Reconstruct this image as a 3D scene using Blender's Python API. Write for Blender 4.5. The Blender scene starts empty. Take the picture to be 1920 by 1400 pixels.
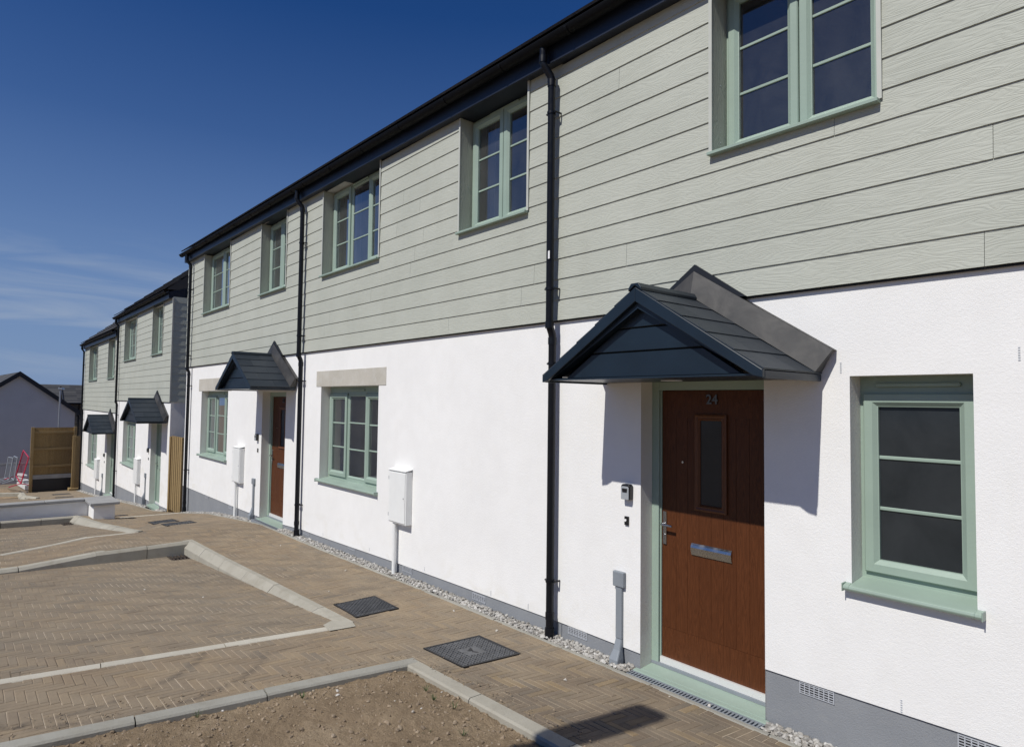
import bpy, math, random
from mathutils import Vector, Matrix, noise
random.seed(7)
sc = bpy.context.scene
COL = sc.collection

# ------------------------------------------------------------------ helpers
class MB:
    def __init__(s): s.v=[]; s.f=[]; s.m=[]; s.r=[]
    def poly(s, pts, mi=0, r=0.0):
        n=len(s.v); s.v+= [tuple(p) for p in pts]; s.f.append(tuple(range(n,n+len(pts)))); s.m.append(mi); s.r.append(r)
    def hexa(s, p, mi=0, r=0.0, skip=()):
        # p: 4 bottom (ccw from above) + 4 top
        n=len(s.v); s.v+=[tuple(q) for q in p]
        F=[(3,2,1,0),(4,5,6,7),(0,1,5,4),(1,2,6,5),(2,3,7,6),(3,0,4,7)]
        for i,f in enumerate(F):
            if i in skip: continue
            s.f.append(tuple(n+k for k in f)); s.m.append(mi); s.r.append(r)
    def box(s,x0,x1,y0,y1,z0,z1,mi=0,r=0.0,skip=()):
        s.hexa([(x0,y0,z0),(x1,y0,z0),(x1,y1,z0),(x0,y1,z0),(x0,y0,z1),(x1,y0,z1),(x1,y1,z1),(x0,y1,z1)],mi,r,skip)
    def prism(s, pts, y0, y1, mi=0, r=0.0):
        # pts: (x,z) polygon, counter-clockwise seen from -y (x right, z up)
        n=len(s.v); k=len(pts)
        s.v+=[(x,y0,z) for x,z in pts]+[(x,y1,z) for x,z in pts]
        s.f.append(tuple(range(n,n+k))); s.f.append(tuple(range(n+2*k-1,n+k-1,-1)))
        for i in range(k):
            j=(i+1)%k; s.f.append((n+i,n+k+i,n+k+j,n+j))
        s.m+=[mi]*(k+2); s.r+=[r]*(k+2)
    def tube(s, path, rad, n=12, mi=0, caps=True):
        path=[Vector(p) for p in path]
        rads=rad if isinstance(rad,(list,tuple)) else [rad]*len(path)
        base=len(s.v); ref=None
        for i,p in enumerate(path):
            if i==0: d=path[1]-p
            elif i==len(path)-1: d=p-path[i-1]
            else: d=(path[i+1]-p).normalized()+(p-path[i-1]).normalized()
            d.normalize()
            if ref is None:
                ref=Vector((1,0,0)) if abs(d.x)<.9 else Vector((0,1,0))
            a=(ref-d*ref.dot(d)).normalized(); ref=a; b=d.cross(a)
            for k in range(n):
                t=2*math.pi*k/n
                s.v.append(tuple(p+(a*math.cos(t)+b*math.sin(t))*rads[i]))
        for i in range(len(path)-1):
            for k in range(n):
                k2=(k+1)%n
                s.f.append((base+i*n+k,base+i*n+k2,base+(i+1)*n+k2,base+(i+1)*n+k)); s.m.append(mi); s.r.append(0)
        if caps:
            s.f.append(tuple(base+k for k in range(n-1,-1,-1))); s.m.append(mi); s.r.append(0)
            e=base+(len(path)-1)*n
            s.f.append(tuple(e+k for k in range(n))); s.m.append(mi); s.r.append(0)
    def loop(s,x0,x1,z0,z1,prof,mi=0):
        # mitred rectangular frame facing -y; prof = [(inset,y),...]
        b=len(s.v)
        for ins,y in prof:
            s.v+=[(x0+ins,y,z0+ins),(x1-ins,y,z0+ins),(x1-ins,y,z1-ins),(x0+ins,y,z1-ins)]
        for i in range(len(prof)-1):
            for k in range(4):
                k2=(k+1)%4
                s.f.append((b+i*4+k,b+i*4+k2,b+(i+1)*4+k2,b+(i+1)*4+k)); s.m.append(mi); s.r.append(0)
    def rock(s, c, rx, ry, rz, mi=0, r=0.0, sub=0):
        b=len(s.v); t=(1+5**.5)/2
        P=[(-1,t,0),(1,t,0),(-1,-t,0),(1,-t,0),(0,-1,t),(0,1,t),(0,-1,-t),(0,1,-t),(t,0,-1),(t,0,1),(-t,0,-1),(-t,0,1)]
        F=[(0,11,5),(0,5,1),(0,1,7),(0,7,10),(0,10,11),(1,5,9),(5,11,4),(11,10,2),(10,7,6),(7,1,8),(3,9,4),(3,4,2),(3,2,6),(3,6,8),(3,8,9),(4,9,5),(2,4,11),(6,2,10),(8,6,7),(9,8,1)]
        a=random.uniform(0,6.28); ca,sa=math.cos(a),math.sin(a)
        tl=random.uniform(-.6,.6); ct,st=math.cos(tl),math.sin(tl)
        for p in P:
            k=random.uniform(.72,1.18)/1.9
            x,y,z=p[0]*k*rx,p[1]*k*ry,p[2]*k*rz
            x,z=x*ct-z*st,x*st+z*ct
            s.v.append((c[0]+x*ca-y*sa,c[1]+x*sa+y*ca,c[2]+z))
        for f in F: s.f.append(tuple(b+k for k in f)); s.m.append(mi); s.r.append(r)
    def build(s, name, mats, parent=None, bevel=0, smooth=False, rnd=False, local=False, seg=2):
        me=bpy.data.meshes.new(name)
        off=Vector((0,0,0))
        if parent is not None and not local:
            p=parent
            while p is not None: off+=p.location; p=p.parent
        me.from_pydata([tuple(Vector(v)-off) for v in s.v],[],s.f)
        if not isinstance(mats,(list,tuple)): mats=[mats]
        for m in mats: me.materials.append(m)
        me.polygons.foreach_set('material_index',s.m)
        if rnd:
            at=me.attributes.new('rnd','FLOAT','FACE'); at.data.foreach_set('value',s.r)
        if smooth: me.polygons.foreach_set('use_smooth',[True]*len(me.polygons))
        me.update()
        o=bpy.data.objects.new(name,me); COL.objects.link(o)
        if parent is not None: o.parent=parent
        if bevel:
            b=o.modifiers.new('bevel','BEVEL'); b.width=bevel; b.segments=seg; b.limit_method='ANGLE'; b.angle_limit=.6
        if smooth:
            e=o.modifiers.new('edges','EDGE_SPLIT'); e.split_angle=.7
        return o

def tag(o,label,cat=None,group=None,kind=None):
    if label: o['label']=label
    if cat: o['category']=cat
    if group: o['group']=group
    if kind: o['kind']=kind
    return o
def thing(name,label,cat,loc=(0,0,0),group=None):
    o=bpy.data.objects.new(name,None); o.location=loc; o.empty_display_size=.2; COL.objects.link(o)
    return tag(o,label,cat,group)
def structure(o): o['kind']='structure'; return o

# ------------------------------------------------------------------ materials
class NT:
    def __init__(s,name):
        s.m=bpy.data.materials.new(name); s.m.use_nodes=True; s.t=s.m.node_tree
        s.b=s.t.nodes['Principled BSDF']; s.out=s.t.nodes['Material Output']
    def n(s,typ,**kw):
        k=s.t.nodes.new(typ)
        for a,v in kw.items():
            if a.startswith('i_'):
                key=a[2:]; key=int(key) if key.isdigit() else key.replace('_',' ')
                if isinstance(v,bpy.types.NodeSocket): s.t.links.new(v,k.inputs[key])
                else: k.inputs[key].default_value=v
            else: setattr(k,a,v)
        return k
    def l(s,a,b): s.t.links.new(a,b)
    def coord(s,scale=(1,1,1),kind='Object'):
        tc=s.n('ShaderNodeTexCoord'); mp=s.n('ShaderNodeMapping'); mp.inputs['Scale'].default_value=scale
        s.l(tc.outputs[kind],mp.inputs['Vector']); return mp.outputs['Vector']
    def wpos(s,scale=(1,1,1)):
        g=s.n('ShaderNodeNewGeometry'); mp=s.n('ShaderNodeMapping'); mp.inputs['Scale'].default_value=scale
        s.l(g.outputs['Position'],mp.inputs['Vector']); return mp.outputs['Vector']
    def noise(s,vec,scale,detail=4,rough=.55,dist=0):
        k=s.n('ShaderNodeTexNoise'); k.inputs['Scale'].default_value=scale; k.inputs['Detail'].default_value=detail
        k.inputs['Roughness'].default_value=rough; k.inputs['Distortion'].default_value=dist
        s.l(vec,k.inputs['Vector']); return k.outputs['Fac']
    def math(s,op,a,b=None,c=None,clamp=False):
        k=s.n('ShaderNodeMath',operation=op,use_clamp=clamp)
        for i,v in enumerate((a,b,c)):
            if v is None: continue
            if isinstance(v,bpy.types.NodeSocket): s.l(v,k.inputs[i])
            else: k.inputs[i].default_value=v
        return k.outputs[0]
    def ramp(s,fac,stops):
        k=s.n('ShaderNodeValToRGB'); s.l(fac,k.inputs[0]); e=k.color_ramp.elements
        while len(e)<len(stops): e.new(.5)
        for el,(p,c) in zip(e,stops):
            el.position=p; el.color=(c[0],c[1],c[2],1) if isinstance(c,(tuple,list)) else (c,c,c,1)
        return k.outputs[0]
    def mix(s,fac,a,b,blend='MIX'):
        k=s.n('ShaderNodeMix',data_type='RGBA',blend_type=blend)
        for i,v in ((0,fac),(6,a),(7,b)):
            if isinstance(v,bpy.types.NodeSocket): s.l(v,k.inputs[i])
            else: k.inputs[i].default_value=(v[0],v[1],v[2],1) if isinstance(v,(tuple,list)) else v
        return k.outputs[2]
    def col(s,c):
        if isinstance(c,bpy.types.NodeSocket): s.l(c,s.b.inputs['Base Color'])
        else: s.b.inputs['Base Color'].default_value=(c[0],c[1],c[2],1)
    def bump(s,h,dist=.005,strength=1.0,prev=None):
        k=s.n('ShaderNodeBump'); k.inputs['Distance'].default_value=dist; k.inputs['Strength'].default_value=strength
        s.l(h,k.inputs['Height'])
        if prev is not None: s.l(prev,k.inputs['Normal'])
        s.l(k.outputs[0],s.b.inputs['Normal']); return k.outputs[0]
    def set(s,**kw):
        for k,v in kw.items(): s.b.inputs[k.replace('_',' ')].default_value=v
        return s
    def attr(s,name='rnd'):
        k=s.n('ShaderNodeAttribute'); k.attribute_name=name; return k.outputs['Fac']

def simple(name,c,rough=.5,metal=0,var=.12,scale=6,bump=0,bscale=200,spec=.5):
    k=NT(name); p=k.wpos()
    nz=k.noise(p,scale,5)
    a=tuple(x*(1-var) for x in c); b=tuple(min(1,x*(1+var)) for x in c)
    k.col(k.ramp(nz,[(.3,a),(.7,b)]))
    k.set(Roughness=rough,Metallic=metal); k.b.inputs['Specular IOR Level'].default_value=spec
    if bump: k.bump(k.noise(p,bscale,2),bump,1)
    return k.m

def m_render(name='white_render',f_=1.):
    k=NT(name); p=k.wpos()
    big=k.noise(p,.9,6,.6); mid=k.noise(p,5,5,.6)
    st=k.noise(k.wpos((3.0,3.0,.5)),2.2,5,.65)
    c=k.ramp(big,[(.3,(.82,.815,.795)),(.7,(.875,.87,.85))])
    c=k.mix(k.math('MULTIPLY',k.ramp(mid,[(.42,0.),(.8,1.)]),.22),c,(.70,.685,.65))
    c=k.mix(k.math('MULTIPLY',k.ramp(st,[(.58,0.),(.8,1.)]),.10),c,(.66,.62,.53))
    sz=k.n('ShaderNodeSeparateXYZ'); k.l(p,sz.inputs[0])
    lowz=k.math('SUBTRACT',1.,k.math('DIVIDE',k.math('SUBTRACT',sz.outputs[2],.05),.45),clamp=True)
    sd=k.ramp(k.noise(k.wpos((1.,1.,1.6)),2.3,6,.66,.6),[(.50,0.),(.68,1.)])
    c=k.mix(k.math('MULTIPLY',k.math('MULTIPLY',sd,lowz),.35),c,(.66,.62,.50))
    tr=k.noise(k.wpos((1.,1.,1.)),1.7,3,.5,1.2)
    c=k.mix(k.math('MULTIPLY',k.ramp(tr,[(.45,0.),(.62,1.)]),.14),c,(.76,.755,.735))
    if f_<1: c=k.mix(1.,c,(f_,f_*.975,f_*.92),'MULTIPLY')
    k.col(c); k.set(Roughness=.95); k.b.inputs['Specular IOR Level'].default_value=.15
    f=k.noise(p,150,3,.6); g=k.noise(p,55,3,.55)
    h=k.math('ADD',k.math('MULTIPLY',f,.7),k.math('MULTIPLY',g,.6))
    k.bump(h,.0050,.55 if f_==1 else .95); return k.m
def m_stucco_grey():
    k=NT('grey_plinth_render'); p=k.wpos()
    c=k.ramp(k.noise(p,1.6,6,.6),[(.3,(.215,.227,.243)),(.7,(.26,.272,.287))])
    c=k.mix(k.math('MULTIPLY',k.ramp(k.noise(k.wpos((1,1,2.)),7,5,.6),[(.55,0.),(.75,1.)]),.25),c,(.34,.34,.33))
    k.col(c); k.set(Roughness=.9); k.bump(k.noise(p,130,3,.6),.004,.7); return k.m
def m_cladding(name='sage_cladding',c0=(.408,.425,.368),c1=(.468,.484,.424),axis='x'):
    k=NT(name)
    g=k.n('ShaderNodeNewGeometry'); sx=k.n('ShaderNodeSeparateXYZ'); k.l(g.outputs['Position'],sx.inputs[0])
    r=k.attr()
    if axis=='z': u,vv=sx.outputs['Z'],k.math('ADD',sx.outputs['Y'],sx.outputs['X'])
    else: u,vv=k.math('ADD',sx.outputs['X'],sx.outputs['Y']),sx.outputs['Z']
    cb=k.n('ShaderNodeCombineXYZ')
    k.l(k.math('ADD',k.math('MULTIPLY',u,1.5),k.math('MULTIPLY',r,37.)),cb.inputs[0])
    k.l(k.math('MULTIPLY',vv,9.5),cb.inputs[1]); k.l(k.math('MULTIPLY',r,91.),cb.inputs[2])
    n1=k.n('ShaderNodeTexNoise'); n1.inputs['Scale'].default_value=1.35; n1.inputs['Detail'].default_value=2.2; n1.inputs['Roughness'].default_value=.45; n1.inputs['Distortion'].default_value=.35
    k.l(cb.outputs[0],n1.inputs['Vector'])
    rings=k.math('PINGPONG',k.math('MULTIPLY',n1.outputs['Fac'],15.),.5)
    rg=k.math('POWER',k.math('MULTIPLY',rings,2.),.7)
    cb2=k.n('ShaderNodeCombineXYZ'); k.l(k.math('MULTIPLY',u,6.),cb2.inputs[0]); k.l(k.math('MULTIPLY',vv,150.),cb2.inputs[1]); k.l(r,cb2.inputs[2])
    n2=k.n('ShaderNodeTexNoise'); n2.inputs['Scale'].default_value=1.2; n2.inputs['Detail'].default_value=2.; k.l(cb2.outputs[0],n2.inputs['Vector'])
    h=k.math('ADD',k.math('MULTIPLY',rg,.75),k.math('MULTIPLY',n2.outputs['Fac'],.7))
    base=k.ramp(k.noise(k.wpos(),1.3,5,.6),[(.3,c0),(.7,c1)])
    base=k.mix(k.math('MULTIPLY',r,.35),base,(c1[0]*1.07,c1[1]*1.06,c1[2]*1.05))
    base=k.mix(k.math('MULTIPLY',k.ramp(k.noise(k.wpos((1.,1.,.35)),3.,5,.65),[(.5,0.),(.78,1.)]),.22),base,(c0[0]*.82,c0[1]*.80,c0[2]*.76))
    base=k.mix(k.math('MULTIPLY',k.ramp(rings,[(.0,1.),(.18,0.)]),.08),base,(c0[0]*.72,c0[1]*.72,c0[2]*.72))
    k.col(base); k.set(Roughness=.62); k.b.inputs['Specular IOR Level'].default_value=.3
    k.bump(h,.0026,.62); return k.m
def m_wood(name,c0,c1,rough=.45,along='z',bump=.0012,spec=.4,freq=1.0):
    k=NT(name); g=k.n('ShaderNodeNewGeometry'); sx=k.n('ShaderNodeSeparateXYZ'); k.l(g.outputs['Position'],sx.inputs[0])
    r=k.attr(); cb=k.n('ShaderNodeCombineXYZ')
    if along=='z': u=sx.outputs['Z']; v=k.math('ADD',sx.outputs['X'],sx.outputs['Y'])
    else: u=k.math('ADD',sx.outputs['X'],k.math('MULTIPLY',sx.outputs['Y'],1.)); v=sx.outputs['Z']
    k.l(k.math('ADD',k.math('MULTIPLY',u,1.3*freq),k.math('MULTIPLY',r,23.)),cb.inputs[0]); k.l(k.math('MULTIPLY',v,16.*freq),cb.inputs[1]); k.l(k.math('MULTIPLY',r,57.),cb.inputs[2])
    n1=k.n('ShaderNodeTexNoise'); n1.inputs['Scale'].default_value=1.5; n1.inputs['Detail'].default_value=2.; n1.inputs['Distortion'].default_value=.4; k.l(cb.outputs[0],n1.inputs['Vector'])
    rings=k.math('PINGPONG',k.math('MULTIPLY',n1.outputs['Fac'],11.),.5)
    cb2=k.n('ShaderNodeCombineXYZ'); k.l(k.math('MULTIPLY',u,9.),cb2.inputs[0]); k.l(k.math('MULTIPLY',v,260.),cb2.inputs[1])
    n2=k.n('ShaderNodeTexNoise'); n2.inputs['Scale'].default_value=1.; n2.inputs['Detail'].default_value=3.; k.l(cb2.outputs[0],n2.inputs['Vector'])
    f=k.math('ADD',k.math('MULTIPLY',rings,.9),k.math('MULTIPLY',n2.outputs['Fac'],.55))
    c=k.ramp(f,[(.15,c0),(.85,c1)])
    c=k.mix(k.math('MULTIPLY',r,.3),c,tuple(x*.85 for x in c0))
    k.col(c); k.set(Roughness=rough); k.b.inputs['Specular IOR Level'].default_value=spec
    k.bump(f,bump,.8); return k.m
def m_glass():
    k=NT('window_glass')
    tr=k.n('ShaderNodeBsdfTransparent'); tr.inputs[0].default_value=(.68,.71,.71,1)
    gl=k.n('ShaderNodeBsdfGlossy'); gl.inputs['Roughness'].default_value=.004; gl.inputs[0].default_value=(.95,.97,1,1)
    fr=k.n('ShaderNodeFresnel'); fr.inputs[0].default_value=1.52
    wob=k.n('ShaderNodeBump'); wob.inputs['Distance'].default_value=.002; wob.inputs['Strength'].default_value=.25
    k.l(k.noise(k.wpos(),2.2,1),wob.inputs['Height']); k.l(wob.outputs[0],gl.inputs['Normal'])
    f=k.math('ADD',k.math('MULTIPLY',fr.outputs[0],2.5),.015,clamp=True)
    mx=k.n('ShaderNodeMixShader'); k.l(f,mx.inputs[0]); k.l(tr.outputs[0],mx.inputs[1]); k.l(gl.outputs[0],mx.inputs[2])
    du=k.n('ShaderNodeBsdfDiffuse'); du.inputs[0].default_value=(.55,.55,.54,1)
    dn=k.math('ADD',k.math('MULTIPLY',k.ramp(k.noise(k.wpos((1.,1.,.6)),3.,6,.65,.5),[(.35,0.),(.75,1.)]),.05),.028)
    m2=k.n('ShaderNodeMixShader'); k.l(dn,m2.inputs[0]); k.l(mx.outputs[0],m2.inputs[1]); k.l(du.outputs[0],m2.inputs[2])
    k.l(m2.outputs[0],k.out.inputs[0]); return k.m
def m_frosted():
    k=NT('obscure_glass'); p=k.wpos()
    k.col(k.ramp(k.noise(p,2.6,6,.65,.5),[(.3,(.017,.021,.024)),(.7,(.032,.037,.041))])); k.set(Roughness=.13)
    k.b.inputs['Specular IOR Level'].default_value=.35
    sp=k.n('ShaderNodeTexVoronoi'); sp.inputs['Scale'].default_value=55; k.l(p,sp.inputs['Vector'])
    k.bump(k.noise(p,300,2),.0002,.15); return k.m
def m_paving(name='block_paving',bay=False):
    k=NT(name); p=k.wpos(); r=k.attr()
    c=k.ramp(r,[(0,(.195,.150,.102)),(.3,(.245,.185,.120)),(.55,(.205,.165,.118)),(.78,(.285,.212,.128)),(1,(.165,.140,.108))])
    big=k.noise(k.wpos((1,1,.2)),.55,4,.6)
    c=k.mix(k.math('MULTIPLY',k.ramp(big,[(.4,0.),(.62,1.)]),.5),c,(.185,.165,.132))
    sx=k.n('ShaderNodeSeparateXYZ'); k.l(p,sx.inputs[0])
    if bay: c=k.mix(.26,c,(.200,.174,.138))
    else:
        c=k.mix(.12,c,(.285,.212,.140))
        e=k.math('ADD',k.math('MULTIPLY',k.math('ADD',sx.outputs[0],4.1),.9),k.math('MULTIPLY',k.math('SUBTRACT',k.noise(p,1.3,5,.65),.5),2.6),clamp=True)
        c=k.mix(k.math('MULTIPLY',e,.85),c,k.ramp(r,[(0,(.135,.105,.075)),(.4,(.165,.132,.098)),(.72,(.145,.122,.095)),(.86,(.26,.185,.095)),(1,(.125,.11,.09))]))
    dust=k.noise(p,3.2,6,.62)
    c=k.mix(k.math('MULTIPLY',k.ramp(dust,[(.42,0.),(.70,1.)]),.46),c,(.335,.268,.182))
    dark=k.noise(k.wpos((1.6,.5,1)),1.7,5,.6,.8)
    c=k.mix(k.math('MULTIPLY',k.ramp(dark,[(.57,0.),(.72,1.)]),.5),c,(.085,.072,.06))
    # curved tyre scuffs on the strip beside the soil bed
    tot=None
    for (cx,cy,rad,w,x0,x1,y0,y1) in ((-5.95,-3.55,1.15,.06,-5.5,-4.6,-3.9,-2.5),(-5.55,-3.05,1.0,.055,-5.2,-4.4,-3.2,-1.9)):
        d=k.math('SQRT',k.math('ADD',k.math('POWER',k.math('SUBTRACT',sx.outputs[0],cx),2.),k.math('POWER',k.math('SUBTRACT',sx.outputs[1],cy),2.)))
        a=k.math('SUBTRACT',1.,k.math('DIVIDE',k.math('ABSOLUTE',k.math('SUBTRACT',d,rad)),w),clamp=True)
        g=k.math('MULTIPLY',k.math('GREATER_THAN',sx.outputs[0],x0),k.math('LESS_THAN',sx.outputs[0],x1))
        a=k.math('MULTIPLY',a,g)
        tot=a if tot is None else k.math('ADD',tot,a)
    tot=k.math('MULTIPLY',tot,k.ramp(k.noise(p,9,4,.7),[(.35,0.),(.6,.75)]),clamp=True)
    c=k.mix(tot,c,(.085,.07,.055))
    fine=k.noise(p,180,3,.7)
    c=k.mix(k.math('MULTIPLY',k.ramp(fine,[(.3,0.),(.75,1.)]),.3),c,(.32,.265,.205))
    k.col(c); k.set(Roughness=.93); k.b.inputs['Specular IOR Level'].default_value=.2
    k.bump(k.math('ADD',fine,k.noise(p,45,3)),.003,.8); return k.m
def m_sand():
    k=NT('joint_sand'); p=k.wpos()
    c=k.ramp(k.noise(p,1.1,5,.6),[(.36,(.17,.135,.10)),(.47,(.36,.285,.20)),(.62,(.50,.42,.32))])
    k.col(c); k.set(Roughness=.95); k.bump(k.noise(p,300,2),.002,.6); return k.m
def m_concrete(name,c0,c1,stain=(.30,.28,.23),s=.4):
    k=NT(name); p=k.wpos(); r=k.attr()
    c=k.ramp(k.noise(p,2.4,6,.6),[(.3,c0),(.7,c1)])
    c=k.mix(k.math('MULTIPLY',r,.35),c,tuple(x*.8 for x in c0))
    c=k.mix(k.math('MULTIPLY',k.ramp(k.noise(p,6,6,.65,.5),[(.5,0.),(.75,1.)]),s),c,stain)
    sp=k.noise(p,240,2,.6)
    c=k.mix(k.math('MULTIPLY',k.ramp(sp,[(.55,0.),(.75,1.)]),.25),c,tuple(x*.5 for x in c0))
    k.col(c); k.set(Roughness=.9); k.b.inputs['Specular IOR Level'].default_value=.25
    k.bump(k.math('ADD',sp,k.noise(p,60,3)),.003,.7); return k.m
def m_soil():
    k=NT('bare_soil'); p=k.wpos()
    c=k.ramp(k.noise(p,2.4,6,.65),[(.3,(.275,.205,.132)),(.5,(.35,.264,.172)),(.7,(.42,.325,.218))])
    c=k.mix(k.math('MULTIPLY',k.ramp(k.noise(p,38,5,.7),[(.4,0.),(.7,1.)]),.5),c,(.205,.15,.096))
    c=k.mix(k.math('MULTIPLY',k.ramp(k.noise(p,160,3,.7),[(.62,0.),(.72,1.)]),.5),c,(.36,.29,.21))
    k.col(c); k.set(Roughness=.97); k.b.inputs['Specular IOR Level'].default_value=.1
    k.bump(k.math('ADD',k.math('MULTIPLY',k.noise(p,70,5,.7),1.6),k.noise(p,220,3,.7)),.011,.95); return k.m
def m_stones(name,stops):
    k=NT(name); p=k.wpos(); c=k.ramp(k.attr(),stops)
    c=k.mix(k.math('MULTIPLY',k.ramp(k.noise(p,90,3),[(.45,0.),(.7,1.)]),.35),c,(.22,.20,.18))
    k.col(c); k.set(Roughness=.85); k.bump(k.noise(p,220,2),.002,.5); return k.m
def m_tile():
    k=NT('slate_tile'); p=k.wpos(); r=k.attr()
    c=k.ramp(r,[(0,(.009,.016,.025)),(.5,(.016,.024,.034)),(1,(.028,.036,.046))])
    c=k.mix(k.math('MULTIPLY',k.ramp(k.noise(p,7,6,.65),[(.5,0.),(.72,1.)]),.5),c,(.044,.050,.057))
    k.col(c); k.set(Roughness=.5); k.bump(k.noise(p,120,4,.6),.002,.4); return k.m
def m_lead():
    k=NT('lead_flashing'); p=k.wpos()
    c=k.ramp(k.noise(p,3.2,6,.6,.6),[(.3,(.030,.031,.033)),(.5,(.050,.049,.048)),(.68,(.080,.077,.072))])
    k.col(c); k.set(Roughness=.55,Metallic=.25); k.bump(k.noise(p,4.5,3,.5,.4),.010,.45); return k.m
def m_rooftile():
    k=NT('grey_roof_tiles'); p=k.wpos(); r=k.attr()
    c=k.ramp(r,[(0,(.040,.041,.045)),(1,(.075,.074,.074))])
    k.col(c); k.set(Roughness=.85); k.bump(k.noise(p,60,3),.004,.5); return k.m
def m_stone_wall():
    k=NT('rubble_stone'); p=k.wpos((1,1,1.6))
    v=k.n('ShaderNodeTexVoronoi'); v.inputs['Scale'].default_value=4.2; k.l(p,v.inputs['Vector'])
    e=k.n('ShaderNodeTexVoronoi',feature='DISTANCE_TO_EDGE'); e.inputs['Scale'].default_value=4.2; k.l(p,e.inputs['Vector'])
    sp=k.n('ShaderNodeSeparateColor'); k.l(v.outputs['Color'],sp.inputs[0])
    c=k.ramp(sp.outputs[0],[(0,(.10,.075,.05)),(.4,(.19,.15,.10)),(.7,(.14,.125,.11)),(1,(.28,.23,.16))])
    c=k.mix(k.ramp(e.outputs['Distance'],[(.0,1.),(.06,0.)]),c,(.27,.24,.19))
    k.col(c); k.set(Roughness=.95); k.bump(k.ramp(e.outputs['Distance'],[(0,0.),(.12,1.)]),.03,.8); return k.m
def m_clear(name,c,rough,metal=0,spec=.5):
    k=NT(name); p=k.wpos(); k.col(c)
    k.l(k.ramp(k.noise(p,18,4),[(.3,max(0,rough-.07)),(.7,rough+.09)]),k.b.inputs['Roughness'])
    k.set(Metallic=metal); k.b.inputs['Specular IOR Level'].default_value=spec; return k.m

M={}
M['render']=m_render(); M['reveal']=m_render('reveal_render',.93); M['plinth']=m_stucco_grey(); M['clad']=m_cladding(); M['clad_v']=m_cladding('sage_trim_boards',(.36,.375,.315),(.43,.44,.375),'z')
M['cladplain']=simple('sage_boards_plain',(.50,.53,.46),.7,var=.06)
M['trim']=simple('sage_corner_trim',(.50,.51,.46),.5,var=.05)
M['green']=simple('sage_green_upvc',(.30,.385,.322),.42,var=.05,scale=3,bump=.0006,bscale=40)
M['navy']=simple('navy_gloss_grp',(.0085,.0175,.0285),.36,var=.18,scale=4)
M['fascia']=simple('dark_navy_fascia',(.012,.017,.030),.4,var=.15,scale=5)
M['pipe']=m_clear('black_upvc',(.005,.006,.009,),.36,spec=.3); M['gutter']=m_clear('black_gutter',(.004,.0045,.006),.55,spec=.15)
M['tile']=m_tile(); M['lead']=m_lead(); M['rooftile']=m_rooftile()
M['dark']=simple('dark_gap',(.006,.006,.007),.8)
M['gapblack']=simple('black_gap_shade',(.008,.010,.014),.5)
M['brown']=m_wood('brown_woodgrain_door',(.068,.022,.0078),(.126,.042,.0150),.44,bump=.0012,spec=.22)
M['browntrim']=m_wood('oak_brown_trim',(.10,.034,.011),(.155,.056,.019),.45,bump=.0006)
M['greendoor']=simple('sage_green_door',(.27,.35,.29),.4,var=.05)
M['chrome']=m_clear('polished_chrome',(.46,.465,.47),.24,1.)
M['numeral']=m_clear('dull_chrome',(.13,.133,.137),.36,1.)
M['alu']=m_clear('white_aluminium',(.78,.78,.76),.4,.25)
M['glass']=m_glass(); M['frost']=m_frosted()
M['room']=simple('room_plaster',(.48,.48,.47),.9)
M['floor']=simple('room_floor',(.12,.118,.112),.8)
M['curtain']=simple('grey_curtain',(.62,.62,.62),.95,var=.05)
M['whitebox']=simple('white_plastic',(.80,.81,.79),.45,var=.03)
M['greyplastic']=simple('grey_plastic',(.235,.26,.285),.5,var=.06)
M['silver']=m_clear('silver_plastic',(.42,.45,.47),.4,.3)
M['black']=m_clear('black_plastic',(.010,.010,.011),.35)
M['white']=simple('white_button',(.85,.85,.84),.35)
M['airbrick']=simple('grey_airbrick',(.42,.44,.47),.6,var=.08)
M['lintel']=m_concrete('granite_lintel',(.46,.435,.375),(.565,.535,.47),(.62,.61,.585),.5)
M['kerb']=m_concrete('concrete_kerb',(.355,.333,.275),(.445,.422,.355),(.24,.215,.165),.5)
M['edging']=m_concrete('grey_edging',(.30,.29,.25),(.375,.365,.32),(.23,.21,.165),.5)
M['strip']=m_concrete('pale_strip',(.47,.435,.36),(.56,.53,.45),(.35,.31,.24),.4)
M['coping']=m_concrete('coping_concrete',(.30,.30,.295),(.39,.39,.38),(.24,.23,.21),.4)
M['pave']=m_paving(); M['pave_bay']=m_paving('bay_paving',True); M['sand']=m_sand(); M['soil']=m_soil()
M['gravel']=m_stones('pale_gravel',[(0,(.19,.18,.165)),(.3,(.36,.345,.315)),(.6,(.50,.485,.45)),(.85,(.27,.245,.205)),(1,(.68,.665,.63))])
M['clods']=m_stones('soil_clods',[(0,(.19,.142,.092)),(.6,(.285,.213,.138)),(.94,(.34,.265,.18)),(.99,(.40,.35,.27)),(1,(.60,.57,.52))])
M['iron']=simple('cast_iron',(.105,.108,.113),.5,.3,var=.25,scale=14,bump=.001,bscale=180)
M['irondark']=simple('cast_iron_frame',(.022,.022,.024),.6,.2,var=.2)
M['rust']=simple('rusty_gully_iron',(.060,.046,.036),.75,.1,var=.3,scale=12)
M['timber']=m_wood('treated_timber',(.24,.165,.075),(.40,.29,.145),.8,bump=.002,spec=.2)
M['timber_dk']=m_wood('weathered_fence_boards',(.215,.145,.062),(.41,.285,.13),.85,bump=.002,spec=.2)
M['membrane']=m_clear('black_membrane',(.008,.010,.016),.4)
M['galv']=m_clear('galvanised_steel',(.42,.44,.46),.42,.7)
M['red']=simple('red_plastic',(.52,.035,.075),.45,var=.1)
M['greybar']=simple('grey_barrier_steel',(.36,.40,.44),.5,.3,var=.1)
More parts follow.
